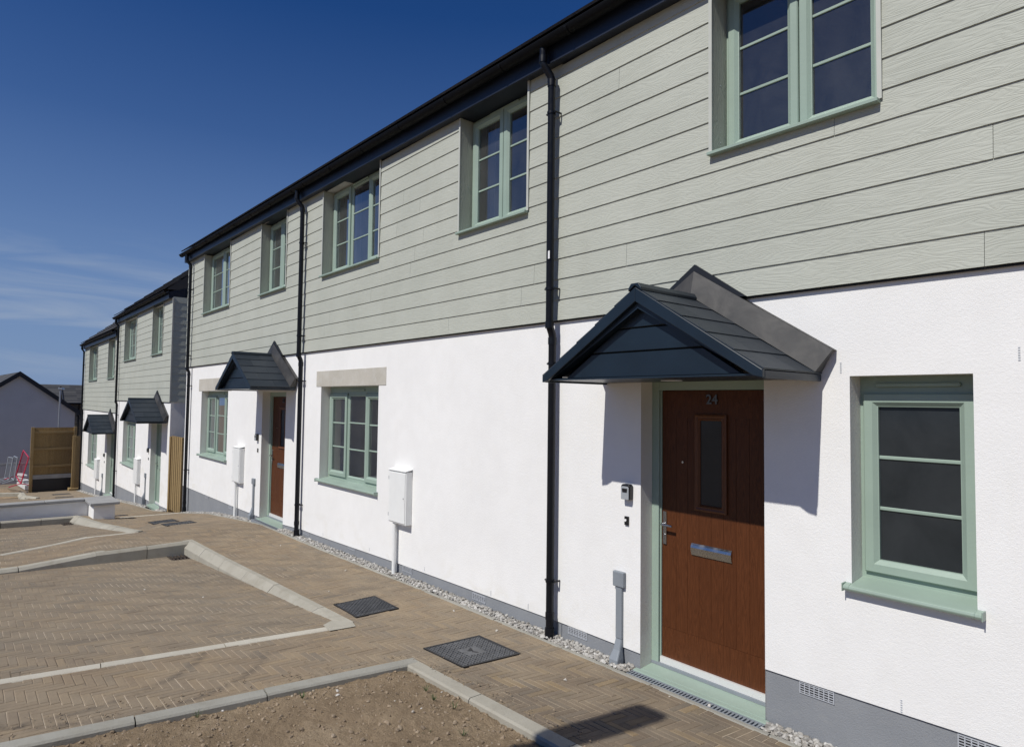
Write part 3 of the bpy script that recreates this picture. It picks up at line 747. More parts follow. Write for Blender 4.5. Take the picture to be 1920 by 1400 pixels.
SASH=lambda y:[(0,y),(0,y-.020),(.006,y-.026),(.050,y-.026),(.072,y-.008),(.077,y-.006),(.077,y+.02)]
FIXED=lambda y:[(0,y+.001),(.012,y-.004),(.016,y-.004),(.036,y+.012),(.036,y+.02)]
FRAME=lambda y:[(0,y+.06),(0,y),(.052,y),(.058,y+.004),(.058,y+.06)]
def window(house,x0,x1,z0,z1,yf,n,openers,sill=None,yw=0.,vent=True,curtain=None,glass='glass',head=.0,mull=.0,label=None):
    w=MB(); w.loop(x0,x1,z0,z1,FRAME(yf))
    top=z1
    if head:   # head extension carrying the trickle vent
        w.box(x0+.002,x1-.002,yf-.001,yf+.05,z1-head-.045,z1-.001); top=z1-head+.012
    fw=.03; W=(x1-x0-2*fw)/n
    for i in range(1,n):
        c=x0+fw+W*i; w.box(c-.017,c+.017,yf-.001,yf+.05,z0+.02,top-.02)
    win=w.build('window',M['green'],house)
    if label: win['label']=label
    for i in range(n):
        a=x0+fw+W*i+(.004 if i else -.006); b=x0+fw+W*(i+1)-(.004 if i<n-1 else -.006)
        za,zb=z0+.040,top-.030
        s=MB(); op=openers[i]
        s.loop(a,b,za,zb,SASH(yf) if op else FIXED(yf)); ins=.077 if op else .036
        s.build('sash' if op else 'glazing_bead',M['green'],win)
        g=MB(); gy=yf+.012
        g.poly([(a+ins-.004,gy,za+ins-.004),(b-ins+.004,gy,za+ins-.004),(b-ins+.004,gy,zb-ins+.004),(a+ins-.004,gy,zb-ins+.004)])
        g.build('pane',M[glass],win)
        H=zb-za-2*ins
        for k in (1,2):
            z=za+ins+H*k/3
            r=MB(); r.prism([(a+ins-.002,z-.011),(b-ins+.002,z-.011),(b-ins+.002,z+.011),(a+ins-.002,z+.011)],gy-.009,gy-.001)
            r.build('glazing_bar',M['green'],win,bevel=.004,seg=1)
        if curtain and curtain[i]:
            side,frac=curtain[i]
            c=MB(); wd=(b-a)*frac; s0=a if side<0 else b-wd; N=18
            pts=[(s0+wd*k/N, yf+.16+.022*math.sin(k*1.9)+.01*math.sin(k*.7)) for k in range(N+1)]
            for (xa,ya),(xb,yb) in zip(pts,pts[1:]): c.poly([(xa,ya,z0-.05),(xb,yb,z0-.05),(xb,yb,z1+.05),(xa,ya,z1+.05)])
            c.build('curtain',M['curtain'],win)
    if vent:
        v=MB(); m=(x0+x1)/2; l=min(.23,(x1-x0)*.35); z=(z1-head*.62) if head else z1-.022
        v.prism([(m-l,z-.011),(m+l,z-.011),(m+l,z+.011),(m-l,z+.011)],yf-.024,yf+.0)
        v.build('trickle_vent',M['green'],win,bevel=.006,seg=2)
    s=MB()
    if sill=='deep':
        pr=[(yf+.01,z0+.004),(yw-.040,z0-.022),(yw-.052,z0-.026),(yw-.056,z0-.040),(yw-.050,z0-.052),(yw-.038,z0-.056),(yw-.03,z0-.046),(yf+.01,z0-.046)]
        def seg(a,b,P):
            n0=len(s.v); k=len(P)
            for x in (a,b): s.v+= [(x,y,z) for y,z in P]
            for i in range(k):
                j=(i+1)%k; s.f.append((n0+i,n0+j,n0+k+j,n0+k+i)); s.m.append(0); s.r.append(0)
            s.f.append(tuple(range(n0+k-1,n0-1,-1))); s.f.append(tuple(range(n0+k,n0+2*k))); s.m+=[0,0]; s.r+=[0,0]
        seg(x0+.001,x1-.001,pr)
        nose=[(yw-.003,z0-.0145)]+pr[1:7]+[(yw-.003,z0-.046)]
        seg(x0-.030,x0+.001,nose); seg(x1-.001,x1+.030,nose)
        for xa,xb in ((x0-.036,x0-.030),(x1+.030,x1+.036)):
            s.prism([(xa,z0-.060),(xb,z0-.060),(xb,z0-.012),(xa,z0-.012)],yw-.058,yw-.003)
        s.build('sill',M['green'],win,bevel=.002,seg=1)
    elif sill=='thin':
        s.prism([(x0+.001,z0-.016),(x1-.001,z0-.016),(x1-.001,z0+.001),(x0+.001,z0+.001)],yw+.012,yf+.01)
        s.prism([(x0-.020,z0-.024),(x1+.014,z0-.024),(x1+.014,z0-.001),(x0-.020,z0-.001)],yw-.046,yw+.012)
        s.build('sill',M['green'],win,bevel=.003,seg=1)
    return win

def cladding(house,xa,xb,z0,ztop,ops,yf=-.035,e=.1835,side=None,depth=6.,name='cladding',seed=1):
    rnd=random.Random(seed); mb=MB(); lap=.0085
    k=0; z=z0
    while z<max(ztop(xa),ztop(xb)):
        zt=z+e; joints=[]; x=xa+rnd.uniform(.4,4.2)
        while x<xb-.3: joints.append(x); x+=4.4
        X=sorted(set([xa,xb]+joints+[o[i] for o in ops for i in (0,1) if xa<o[i]<xb]))
        rr=rnd.random()
        for a,b in zip(X,X[1:]):
            m=(a+b)/2
            if a in joints: rr=rnd.random()
            lim=min(zt,min(ztop(a),ztop(b))); lo=z; segs=[(z,lim)]
            for o in ops:
                if o[0]<m<o[1]:
                    segs=[q for q in ((segs[0][0],min(segs[0][1],o[2])),) if q[1]-q[0]>.004] if segs else []
            for (s0,s1) in segs:
                if s1-s0<.004: continue
                f0=(s0-z)/e; f1=(s1-z)/e
                ya,yb=yf+lap*f0,yf+lap*f1
                A=a+(.0012 if a in joints else 0); B=b-(.0012 if b in joints else 0)
                n=len(mb.v)
                mb.v+=[(A,ya,s0),(B,ya,s0),(B,yb,s1),(A,yb,s1),(A,yf+.024,s0),(B,yf+.024,s0),(B,yf+.024,s1),(A,yf+.024,s1)]
                for f in ((0,1,2,3),(0,4,5,1),(1,5,6,2),(3,7,4,0)): mb.f.append(tuple(n+q for q in f)); mb.m.append(0); mb.r.append(rr)
        z=zt; k+=1
    o=mb.build(name,M['clad'],house,rnd=True)
    if side is not None:   # return on an end wall, facing +x
        s=MB(); z=z0
        while z<ztop(side):
            zt=min(z+e,ztop(side)+.02); r=rnd.random()
            s.poly([(side+.030,yf+.012,z),(side+.030,depth,z),(side+.024,depth,zt),(side+.024,yf+.012,zt)],0,r)
            s.poly([(side+.030,yf+.012,z),(side+.024,yf+.012,z),(side+.024,depth,z),(side+.030,depth,z)],0,r)
            z+=e
        s.build('end_cladding',M['cladplain'],house)
        t=MB(); t.box(side+.006,side+.038,yf-.006,yf+.03,z0,ztop(side)); t.build('corner_trim',M['trim'],house)
    # ventilation strip under the bottom board
    v=MB(); v.box(xa,xb,yf+.010,-.001,z0-.012,z0-.002); v.build('base_trim',M['dark'],house)
    return o

def surround(house,ops,yf=-.035,yw=.15):
    for (x0,x1,z0,z1) in ops:
        for a,b,c,d in ((x0,x0+.009,x0-.016,x0+.010),(x1-.009,x1,x1-.010,x1+.016)):
            t=MB(); t.box(a,b,yf-.002,yw+.05,z0,z1,0,random.random())
            o=t.build('reveal_board',M['clad_v'],house,rnd=True)
            e=MB(); e.box(c,d,yf-.010,yf-.0025,z0-.001,z1); e.build('edge_trim',M['trim'],o)
            if a==x0:
                for z in (z0+.10,z0+.52):
                    s=MB(); s.tube([(x0+.009,.07,z),(x0+.0125,.07,z)],.006,8); s.build('screw_head',M['galv'],o)

def downpipe(house,x,ztop,zb,zclad,yup=-.105,ylo=-.068,ygut=-.185,swan=True,r=.034,brackets=(),foot=True,dx=0):
    m=MB()
    zs=zclad-.035
    # neck from the gutter outlet, dropper on the cladding, offset at the foot of the boards
    path=[(x-dx,ygut,ztop),(x-dx,ygut,ztop-.13),(x-dx*.6,ygut+.012,ztop-.165),(x-dx*.15,yup-.012,ztop-.235),(x,yup,ztop-.27),(x,yup,zs),(x,yup+.006,zs-.03),(x,ylo-.006,zs-.085),(x,ylo,zs-.115),(x,ylo,zb)]
    m.tube(path,r,16)
    for z,y in ((ztop-.30,yup),(zs-.01,yup),(zs-.15,ylo),(ztop-.10,ygut),(zb+.2,ylo)):
        m.tube([(x if y!=ygut else x-dx,y,z+.03),(x if y!=ygut else x-dx,y,z-.03)],r+.0045,16)
    p=m.build('downpipe',M['pipe'],house,smooth=True)
    for z in brackets:
        y=yup if z>zs else ylo; b=MB()
        b.tube([(x,y,z-.012),(x,y,z+.012)],r+.006,16); b.box(x-.052,x+.052,y-.006,y+.006,z-.010,z+.010)
        for sx in (-.052,.052): b.tube([(x+sx,y-.010,z),(x+sx,-.036 if z>zs else .0,z)],.008,8)
        b.build('bracket',M['pipe'],p,smooth=True)
    if foot:
        f=MB(); f.tube([(x,ylo,zb-.03),(x,ylo,zb+.10)],[r+.012,r+.007],16); f.build('pipe_foot',M['pipe'],p,smooth=True)
    return p

def eaves(house,xa,xb,zs,tilt_roof=40,depth=9.,endcap_l=False,endcap_r=False,yf=-.035,fh=.15):
    """soffit + fascia + gutter + roof; zs(x) soffit height"""
    X=[xa,(xa+xb)/2,xb]; s=MB(); f=MB()
    yo=-.128
    def ext(mb,sec,a,b,za,zb):
        n=len(mb.v); k=len(sec)
        for x,z0 in ((a,za),(b,zb)): mb.v+=[(x,y,z0+z) for y,z in sec]
        for i in range(k):
            j=(i+1)%k; mb.f.append((n+i,n+j,n+k+j,n+k+i)); mb.m.append(0); mb.r.append(0)
        mb.f.append(tuple(range(n+k-1,n-1,-1))); mb.f.append(tuple(range(n+k,n+2*k))); mb.m+=[0,0]; mb.r+=[0,0]
    ext(s,[(yo+.018,0),(yo+.018,.012),(.30,.012),(.30,0)],xa,xb,zs(xa),zs(xb)); s.build('soffit',M['fascia'],house)
    ext(f,[(yo,-.012),(yo,fh),(yo+.018,fh),(yo+.018,-.012)],xa,xb,zs(xa),zs(xb)); f.build('fascia',M['fascia'],house,bevel=.003,seg=1)
    # gutter: half round
    g=MB(); yg=yo-.066; R=.056
    A=[(yg+R*math.cos(t),.165+R*math.sin(t)) for t in [math.pi*(1+k/10) for k in range(11)]]
    I=[(yg+(R-.005)*math.cos(t),.165+(R-.005)*math.sin(t)) for t in [math.pi*(2-k/10) for k in range(11)]]
    sec=[(yg-R-.006,.167),(yg-R-.006,.160)]+A[1:]+I[:-1]+[(yg-R,.167)]
    ext(g,sec,xa-.02 if endcap_l else xa,xb+.02 if endcap_r else xb,zs(xa),zs(xb))
    gut=g.build('gutter',M['gutter'],house,smooth=True)
    x=xa+.25
    while x<xb:
        b=MB(); z=zs(xa)+(zs(xb)-zs(xa))*(x-xa)/(xb-xa)
        P=[(yg+(R+.006)*math.cos(t),.165+(R+.006)*math.sin(t)) for t in [math.pi*(1+k/10) for k in range(11)]]
        Q=[(yg+(R+.001)*math.cos(t),.165+(R+.001)*math.sin(t)) for t in [math.pi*(2-k/10) for k in range(11)]]
        ext(b,P+[(yo,.165),(yo,.178)][0:1]+Q,x-.014,x+.014,z,z); b.build('gutter_bracket',M['gutter'],gut)
        x+=.95
    # tiled roof
    r=MB(); t=math.radians(tilt_roof); c,sn=math.cos(t),math.sin(t)
    y0,zb=yo-.055,.215; L=(4.6+abs(y0))/c; n=16; rnd=random.Random(int(-xa*100))
    Xs=[xa]; 
    while Xs[-1]+.33<xb-.1: Xs.append(Xs[-1]+.33)
    Xs.append(xb)
    for i in range(n):
        d0=L*i/n; d1=L*(i+1)/n+.03
        for a,b in zip(Xs,Xs[1:]):
            za=zs(xa)+(zs(xb)-zs(xa))*(a-xa)/(xb-xa); zb2=zs(xa)+(zs(xb)-zs(xa))*(b-xa)/(xb-xa)
            rr=rnd.random(); th=.022
            P=[]
            for lift in (0,th):
                for (x,zz,d,o) in ((a+.002,za,d0,.03),(b-.002,zb2,d0,.03),(b-.002,zb2,d1,0),(a+.002,za,d1,0)):
                    P.append((x,y0+d*c-(lift+o)*sn,zz+zb+d*sn+(lift+o)*c))
            r.hexa(P,0,rr)
    # back slope and ends so the roof is a solid
    yr=y0+L*c
    for a,b in ((xa,xb),):
        za,zb_=zs(a)+zb+L*sn,zs(b)+zb+L*sn
        r.poly([(a,yr,za),(b,yr,zb_),(b,yr+L*c,zs(b)+zb),(a,yr+L*c,zs(a)+zb)],0,.5)
        r.poly([(a,y0,zs(a)+zb-.0),(a,yr,za),(a,yr+L*c,zs(a)+zb)],0,.5); r.poly([(b,y0,zs(b)+zb),(b,yr+L*c,zs(b)+zb),(b,yr,zb_)],0,.5)
        r.poly([(a,y0,zs(a)+zb),(a,yr+L*c,zs(a)+zb),(b,yr+L*c,zs(b)+zb),(b,y0,zs(b)+zb)],0,.5)
    r.build('roof',M['rooftile'],house,rnd=True)
    if endcap_l or endcap_r:
        for x,on,sg in ((xa,endcap_l,-1),(xb,endcap_r,1)):
            if not on: continue
            e=MB(); z=zs(x); a,b=(x-.001,x+.02) if sg<0 else (x-.02,x+.001)
            e.prism([(yo,-.014),(.30,-.014),(.30,.30),(yo,fh)],0,1)
            e.v=[(a+(b-a)*v[1],v[0],z+v[2]) for v in e.v]
            e.build('box_end',M['fascia'],house)

def canopy(house,cx,hw,ze,p=.72,rise=.56,sx=1.0,yclad=True):
    """gabled porch canopy: cx centre, hw half width, ze eave underside"""
    k=rise/hw; ec=.045; yb=-.012
    lip=MB()
    root=None
    fw=.075
    # front barge boards
    b=MB()
    for s in (-1,1):
        P=[(cx+s*hw,ze),(cx+s*hw,ze+ec),(cx,ze+ec+rise),(cx,ze+ec+rise-fw*1.25),(cx+s*(hw-.055),ze+.012)]
        if s>0: P=[P[0],P[1],P[2],P[3],P[4]]
        else: P=P[::-1]
        b.prism(P,-p,-p+.028)
    root=b.build('canopy',M['navy'],house,bevel=.004,seg=2)
    # soffit, eave returns
    s=MB(); s.box(cx-hw+.02,cx+hw-.02,-p+.029,yb,ze+.014,ze+.026)
    s.build('soffit',M['navy'],root)
    for sg in (-1,1):
        f=MB(); x0,x1=sorted((cx+sg*hw,cx+sg*(hw-.022))); f.box(x0,x1,-p+.0285,yb,ze,ze+ec-.002); f.build('eave_fascia',M['navy'],root,bevel=.003,seg=1)
    l=MB(); l.box(cx-.06,cx+.06,-p*.45-.04,-p*.45+.04,ze+.008,ze+.013); l.build('soffit_patch',M['white'],root)  # small white plate making a pale patch under the soffit
    # infill boards behind the barge
    hin=hw-.17; y=-p+.085; zi=ze+.03; ri=rise-.10; kk=ri/hin
    cuts=[0,.36,.70,1.0]
    for i in range(3):
        g=MB(); z0,z1=zi+ri*cuts[i]+(.005 if i else 0),zi+ri*cuts[i+1]-.005
        w0,w1=hin*(1-cuts[i])-(.0),hin*(1-cuts[i+1])
        P=[(cx-w0,z0),(cx+w0,z0),(cx+w1,z1),(cx-w1,z1)] if w1>.01 else [(cx-w0,z0),(cx+w0,z0),(cx,z1)]
        g.prism(P,y,y+.02); g.build('gable_board',M['navy'],root,bevel=.003,seg=1)
    bk=MB(); bk.prism([(cx-hin,zi),(cx+hin,zi),(cx,zi+ri)],y+.021,y+.03); bk.build('gable_backing',M['dark'],root)
    rim=MB()
    for sg in (-1,1):
        P=[(cx+sg*(hw-.055),ze+.03),(cx+sg*(hw-.09),ze+.03),(cx,zi+ri-.02),(cx,ze+ec+rise-fw*1.2)]
        if sg<0: P=P[::-1]
        rim.prism(P[::-1],-p+.029,y+.021)
    rim.build('inner_rim',M['navy'],root)
    # tiled slopes, five courses of staggered tiles
    L=math.hypot(hw,rise); nc=5
    for sg in (-1,1):
        t=MB(); ux,uz=-sg*hw/L,rise/L; nx,nz=sg*rise/L,hw/L
        ex,ez=cx+sg*hw,ze+ec
        for i in range(nc):
            d0=L*i/nc; d1=min(L*(i+1)/nc+.012,L)
            ys=[-p+.004]; st=.22 if i%2 else .40
            yy=-p+st
            while yy<yb-.08: ys.append(yy); yy+=.40
            ys.append(yb)
            for ya,yb_ in zip(ys,ys[1:]):
                P=[]
                r=random.random()
                for h0,h1 in ((.001,-.0),(.011,.004)):
                    for (d,yy_,hh) in ((d0,ya+.001,h0),(d0,yb_-.001,h0),(d1,yb_-.001,h1),(d1,ya+.001,h1)):
                        P.append((ex+ux*d+nx*hh,yy_,ez+uz*d+nz*hh))
                if sg>0: t.hexa([P[0],P[1],P[2],P[3],P[4],P[5],P[6],P[7]],0,r)
                else: t.hexa([P[1],P[0],P[3],P[2],P[5],P[4],P[7],P[6]],0,r)
        t.build('tiled_slope',M['tile'],root,rnd=True)
    # ridge cap
    r=MB(); zt=ze+ec+rise
    r.prism([(cx-.052,zt-.024),(cx,zt+.012),(cx+.052,zt-.024),(cx+.052,zt-.004),(cx+.03,zt+.026),(cx-.03,zt+.026),(cx-.052,zt-.004)],-p-.006,yb)
    r.build('ridge_cap',M['navy'],root,bevel=.004)
    # lead upstand against the wall
    for sg in (-1,1):
        f=MB(); ex,ez=cx+sg*(hw+.004),ze+ec+.012; ax,az=cx,ze+ec+rise+.012
        nx,nz=sg*rise/L,hw/L; hh=.155
        apz=az+hh*L/hw
        yl=-.062
        P=[(ex,ez),(ex+nx*hh,ez+nz*hh),(ax,apz),(ax,az)]
        n=len(f.v)
        # slight lean outwards at the foot
        q=[(ex,-.105,ez),(ex+nx*hh,yl,ez+nz*hh),(ax,yl,apz),(ax,-.105,az)]
        back=[(x,yb if i in(0,3) else yl+.02,z) for i,(x,y_,z) in enumerate(q)]
        if sg<0: q=q[::-1]; back=back[::-1]
        f.hexa(back+q if False else [back[0],back[1],back[2],back[3],q[0],q[1],q[2],q[3]])
        # side cheek from the wall to the lead so it does not float
        f.poly([q[1] if sg>0 else q[2],(ex+nx*hh,.0,ez+nz*hh),(ax,.0,apz),(q[2] if sg>0 else q[1])])
        f.build('lead_flashing',M['lead'],root)
        if yclad:
            e=MB(); t0=0.46
            bx,bz=ex+nx*hh+(ax-ex-nx*hh)*t0, ez+nz*hh+(apz-ez-nz*hh)*t0
            zc=yclad
            tt=cl((zc-(ez+nz*hh))/(apz-(ez+nz*hh))); bx=ex+nx*hh+(ax-ex-nx*hh)*tt; bz=zc
            w=.042
            P=[(bx,bz),(bx+nx*w*.2+sg*w*L/rise*.55,bz),(ax,apz+w*L/hw),(ax,apz)]
            if sg<0: P=P[::-1]
            e.prism(P,-.054,-.02); e.build('cladding_gap_shade',M['gapblack'],root)  # black strip painting the shaded gap where the boards are cut round the lead
    return root

FONT_DIG=None
def text_mesh(txt,size,loc,mat,parent,name='house_number',depth=.003):
    cu=bpy.data.curves.new('num','FONT'); cu.body=txt; cu.size=size; cu.extrude=depth; cu.align_x='CENTER'; cu.bevel_depth=.0012; cu.offset=.001
    o=bpy.data.objects.new('num',cu); COL.objects.link(o)
    bpy.context.view_layer.update()
    me=bpy.data.meshes.new_from_object(o.evaluated_get(bpy.context.evaluated_depsgraph_get()))
    bpy.data.objects.remove(o)
    off=Vector((0,0,0)); p=parent
    while p is not None: off+=p.location; p=p.parent
    R=Matrix.Rotation(math.pi/2,4,'X'); me.transform(Matrix.Translation(Vector(loc)-off)@R)
    me.materials.clear(); me.materials.append(mat)
    q=bpy.data.objects.new(name,me); COL.objects.link(q); q.parent=parent; return q

def door(house,x0,x1,z0,z1,yf=.138,mat='brown',trim='browntrim',number=None):
    f=MB(); jw=.066
    fr=lambda a,b,c,d,y0=yf,y1=yf+.07:f.box(a,b,y0,y1,c,d)
    fr(x0,x0+jw,z0+.02,z1); fr(x1-jw,x1,z0+.02,z1); fr(x0+jw,x1-jw,z1-jw-.01,z1)
    fr(x0+jw-.0,x0+jw+.012,z0+.05,z1-jw-.01,yf+.018,yf+.07)
    f.build('door_frame',M['green'],house,bevel=.004,seg=2)
    a,b,c,d=x0+jw+.014,x1-jw-.006,z0+.075,z1-jw-.014
    W=b-a; H=d-c; yl=yf+.028
    leaf=MB(); leaf.box(a,b,yl+.0042,yl+.045,c,d)
    gx0,gx1=a+W*.365,a+W*.635; gz0,gz1=c+H*.575,c+H*.905
    cols=[0,.148,.265,.382,.5,.617,.734,.852,1.]
    pz=c+.235
    def plank(xa,xb,za,zb):
        if xb-xa>.004 and zb-za>.004: leaf.prism([(xa,za),(xb,za),(xb,zb),(xa,zb)],yl+.0018,yl+.004,0,random.random())
    g=.0011
    # stiles and rails, planks between; the glazed opening stays clear
    plank(a,b,c,pz-g); plank(a,b,d-.20+g,d)
    for i in range(8):
        xa,xb=a+W*cols[i]+(g if i else 0),a+W*cols[i+1]-(g if i<7 else 0)
        lo,hi=pz+g,d-.20-g
        if xb<=gx0 or xa>=gx1: plank(xa,xb,lo,hi)
        else:
            plank(xa,xb,lo,gz0)
            if gz1<hi: plank(xa,xb,gz1,hi)
            if xa<gx0: plank(xa,gx0,gz0,min(gz1,hi))
            if xb>gx1: plank(gx1,xb,gz0,min(gz1,hi))
    L=leaf.build('door',M[mat],house,rnd=True)
    t=MB(); t.loop(gx0-.018,gx1+.018,gz0-.018,gz1+.018,[(0,yl),(0,yl-.014),(.012,yl-.020),(.026,yl-.014),(.034,yl-.016),(.046,yl-.002),(.046,yl+.006)])
    t.build('glazing_trim',M[trim],L)
    gl=MB(); gl.poly([(gx0+.02,yl+.004,gz0+.02),(gx1-.02,yl+.004,gz0+.02),(gx1-.02,yl+.004,gz1-.02),(gx0+.02,yl+.004,gz1-.02)]); gl.build('door_pane',M['frost'],L)
    # handle
    h=MB(); hx=a+.028; hz=c+H*.483
    h.prism([(hx-.015,hz-.125),(hx+.015,hz-.125),(hx+.015,hz+.125),(hx-.015,hz+.125)],yl-.010,yl)
    h.tube([(hx,yl-.008,hz+.03),(hx,yl-.05,hz+.03),(hx+.012,yl-.056,hz+.03),(hx+.10,yl-.056,hz+.028)],.0095,10)
    h.tube([(hx,yl-.008,hz-.055),(hx,yl-.014,hz-.055)],.011,10)
    h.build('handle',M['chrome'],L,bevel=.002,seg=1)
    # letter plate
    lp=MB(); lx,lz=a+W*.505,c+H*.425; lw,lh=.165,.043
    n=len(lp.v); prof=[(-lh,0),(-lh,-.006),(-.02,-.016),(lh*.3,-.020),(lh*.72,-.014),(lh,-.004),(lh,0)]
    for x in (lx-lw,lx+lw): lp.v+=[(x,yl+y,lz+z) for z,y in prof]
    kk=len(prof)
    for i in range(kk-1): lp.f.append((n+i,n+kk+i,n+kk+i+1,n+i+1)[::1]); lp.m.append(0); lp.r.append(0)
    lp.f.append(tuple(range(n,n+kk))); lp.f.append(tuple(range(n+2*kk-1,n+kk-1,-1))); lp.m+=[0,0]; lp.r+=[0,0]
    lp.build('letter_plate',M['chrome'],L)
    # spyhole, weather bar, number
    sp=MB(); sp.tube([(a+W*.22,yl,c+H*.735),(a+W*.22,yl-.006,c+H*.735)],.009,10); sp.build('spyhole',M['chrome'],L)
    wb=MB(); wb.prism([(a-.004,c-.038),(b+.004,c-.038),(b+.004,c+.008),(a-.004,c+.008)],yl-.022,yl+.0)
    for fx in (.05,.5,.95): wb.tube([(a+W*fx,yl-.0225,c-.012),(a+W*fx,yl-.0235,c-.012)],.005,8)
    wb.build('weather_bar',M['alu'],L,bevel=.006,seg=2)
    th=MB(); th.box(x0+.002,x1-.002,yf-.004,yf+.08,z0+.014,z0+.036); th.build('threshold',M['greyplastic'],house)
    gap=MB(); gap.box(x0+jw,x1-jw,yl+.046,yl+.06,z0+.01,z1-jw); gap.build('door_backing',M['dark'],house)
    if number: text_mesh(number,.098,((a+b)/2+.012,yl-.004,d-.098),M['numeral'],L)
    return L

def step(house,x0,x1,z,yo=-.046,yi=.139):
    s=MB(); s.hexa([(x0-.035,yo,z-.06),(x1+.03,yo,z-.06),(x1+.03,-.002,z-.06),(x0-.035,-.002,z-.06),(x0-.035,yo,z-.004),(x1+.03,yo,z-.004),(x1+.03,-.002,z+.0),(x0-.035,-.002,z+.0)])
    s.hexa([(x0+.001,-.001,z-.06),(x1-.001,-.001,z-.06),(x1-.001,yi,z-.06),(x0+.001,yi,z-.06),(x0+.001,-.001,z+.0),(x1-.001,-.001,z+.0),(x1-.001,yi,z+.013),(x0+.001,yi,z+.013)])
    s.build('door_step',M['green'],house,bevel=.004)

def meter_box(house,x0,x1,z0,z1,zg,px):
    b=MB(); b.box(x0,x1,-.086,.0,z0,z1)
    m=b.build('meter_box',M['whitebox'],house,bevel=.006)
    l=MB(); l.hexa([(x0-.01,-.10,z1+.0005),(x1+.006,-.10,z1+.0005),(x1+.006,-.001,z1+.02),(x0-.01,-.001,z1+.02),(x0-.01,-.10,z1+.012),(x1+.006,-.10,z1+.012),(x1+.006,-.001,z1+.032),(x0-.01,-.001,z1+.032)]); l.build('lid',M['whitebox'],m,bevel=.003)
    d=MB(); d.box(x0+.014,x1-.014,-.095,-.0865,z0+.016,z1-.016); d.build('door_panel',M['whitebox'],m,bevel=.004)
    k=MB(); k.tube([(x1-.04,-.0955,(z0+z1)/2),(x1-.04,-.099,(z0+z1)/2)],.009,10)
    for z in (z0+.09,z1-.09): k.box(x0+.002,x0+.013,-.093,-.087,z-.02,z+.02)
    k.build('lock',M['galv'],m)
    c=MB(); c.tube([(px,-.045,zg-.03),(px,-.045,z0-.001)],.026,14); c.build('conduit',M['whitebox'],m,smooth=True)

def cable_cover(house,x0,x1,z0,z1,zg):
    b=MB(); b.box(x0,x1,-.036,.0,z0,z1); m=b.build('cable_cover',M['greyplastic'],house,bevel=.008)
    t=MB(); xm=(x0+x1)/2; t.box(xm-.03,xm+.03,-.026,.0,z0-.40,z0-.001); 
    t.build('trunking',M['greyplastic'],m,bevel=.004)
    s=MB()  # flared shoe turning into a pipe stub
    zt=z0-.40; 
    rings=[(zt-.0,[(-.03,-.027),(.03,-.027),(.03,-.001),(-.03,-.001)]),(zt-.08,[(-.036,-.050),(.032,-.050),(.032,-.001),(-.036,-.001)]),(zt-.15,[(-.048,-.085),(.040,-.085),(.040,-.001),(-.048,-.001)]),(zg-.03,[(-.048,-.088),(.040,-.088),(.040,-.001),(-.048,-.001)])]
    n=len(s.v)
    for z,R in rings: s.v+=[(xm+x,y,z) for x,y in R]
    for i in range(len(rings)-1):
        for k in range(4):
            k2=(k+1)%4; s.f.append((n+i*4+k2,n+i*4+k,n+(i+1)*4+k,n+(i+1)*4+k2)); s.m.append(0); s.r.append(0)
    s.build('cable_shoe',M['greyplastic'],m,bevel=.016,seg=3)

def key_safe(house,x,z):
    b=MB(); b.prism([(x-.042,z-.058),(x+.042,z-.058),(x+.044,z+.05),(x+.030,z+.062),(x-.030,z+.062),(x-.044,z+.05)],-.048,-.0); m=b.build('key_safe',M['black'],house,bevel=.008,seg=3)
    f=MB(); f.prism([(x-.038,z-.056),(x+.038,z-.056),(x+.038,z+.038),(x+.024,z+.046),(x-.024,z+.046),(x-.038,z+.038)],-.054,-.0485); f.build('front_plate',M['silver'],m,bevel=.003)
    k=MB(); k.prism([(x-.022,z+.0),(x+.022,z+.0),(x+.026,z+.030),(x-.026,z+.030)],-.058,-.0545); k.build('dial_window',M['black'],m,bevel=.003)
def door_bell(house,x,z):
    b=MB(); b.box(x-.02,x+.02,-.014,-.0,z-.034,z+.034); m=b.build('doorbell',M['black'],house,bevel=.003)
    k=MB(); k.tube([(x-.006,-.014,z+.004),(x-.006,-.020,z+.004)],.010,14); k.build('button',M['white'],m)
def air_brick(house,x0,x1,z0,z1,y):
    m=MB(); t=.006
    m.box(x0,x1,y-.004,y+.001,z0,z0+t); m.box(x0,x1,y-.004,y+.001,z1-t,z1)
    n=7
    for i in range(n+1):
        x=x0+(x1-x0-.006)*i/n; m.box(x,x+.006,y-.0035,y+.001,z0+t,z1-t)
    for j in range(1,5):
        z=z0+(z1-z0)*j/5; m.box(x0+.006,x1-.006,y-.003,y+.001,z-.0028,z+.0028)
    a=m.build('air_brick',M['airbrick'],house)
    d=MB(); d.poly([(x0,y-.001,z0),(x1,y-.001,z0),(x1,y-.001,z1),(x0,y-.001,z1)]); d.build('void',M['dark'],a)

def bead_mark(house,x,z,h=.08):
    m=MB()
    for i in range(6):
        zz=z+h*i/6; m.box(x-.0045,x+.0045,-.0022,.0,zz,zz+h/12)
    m.build('render_bead',M['airbrick'],house)

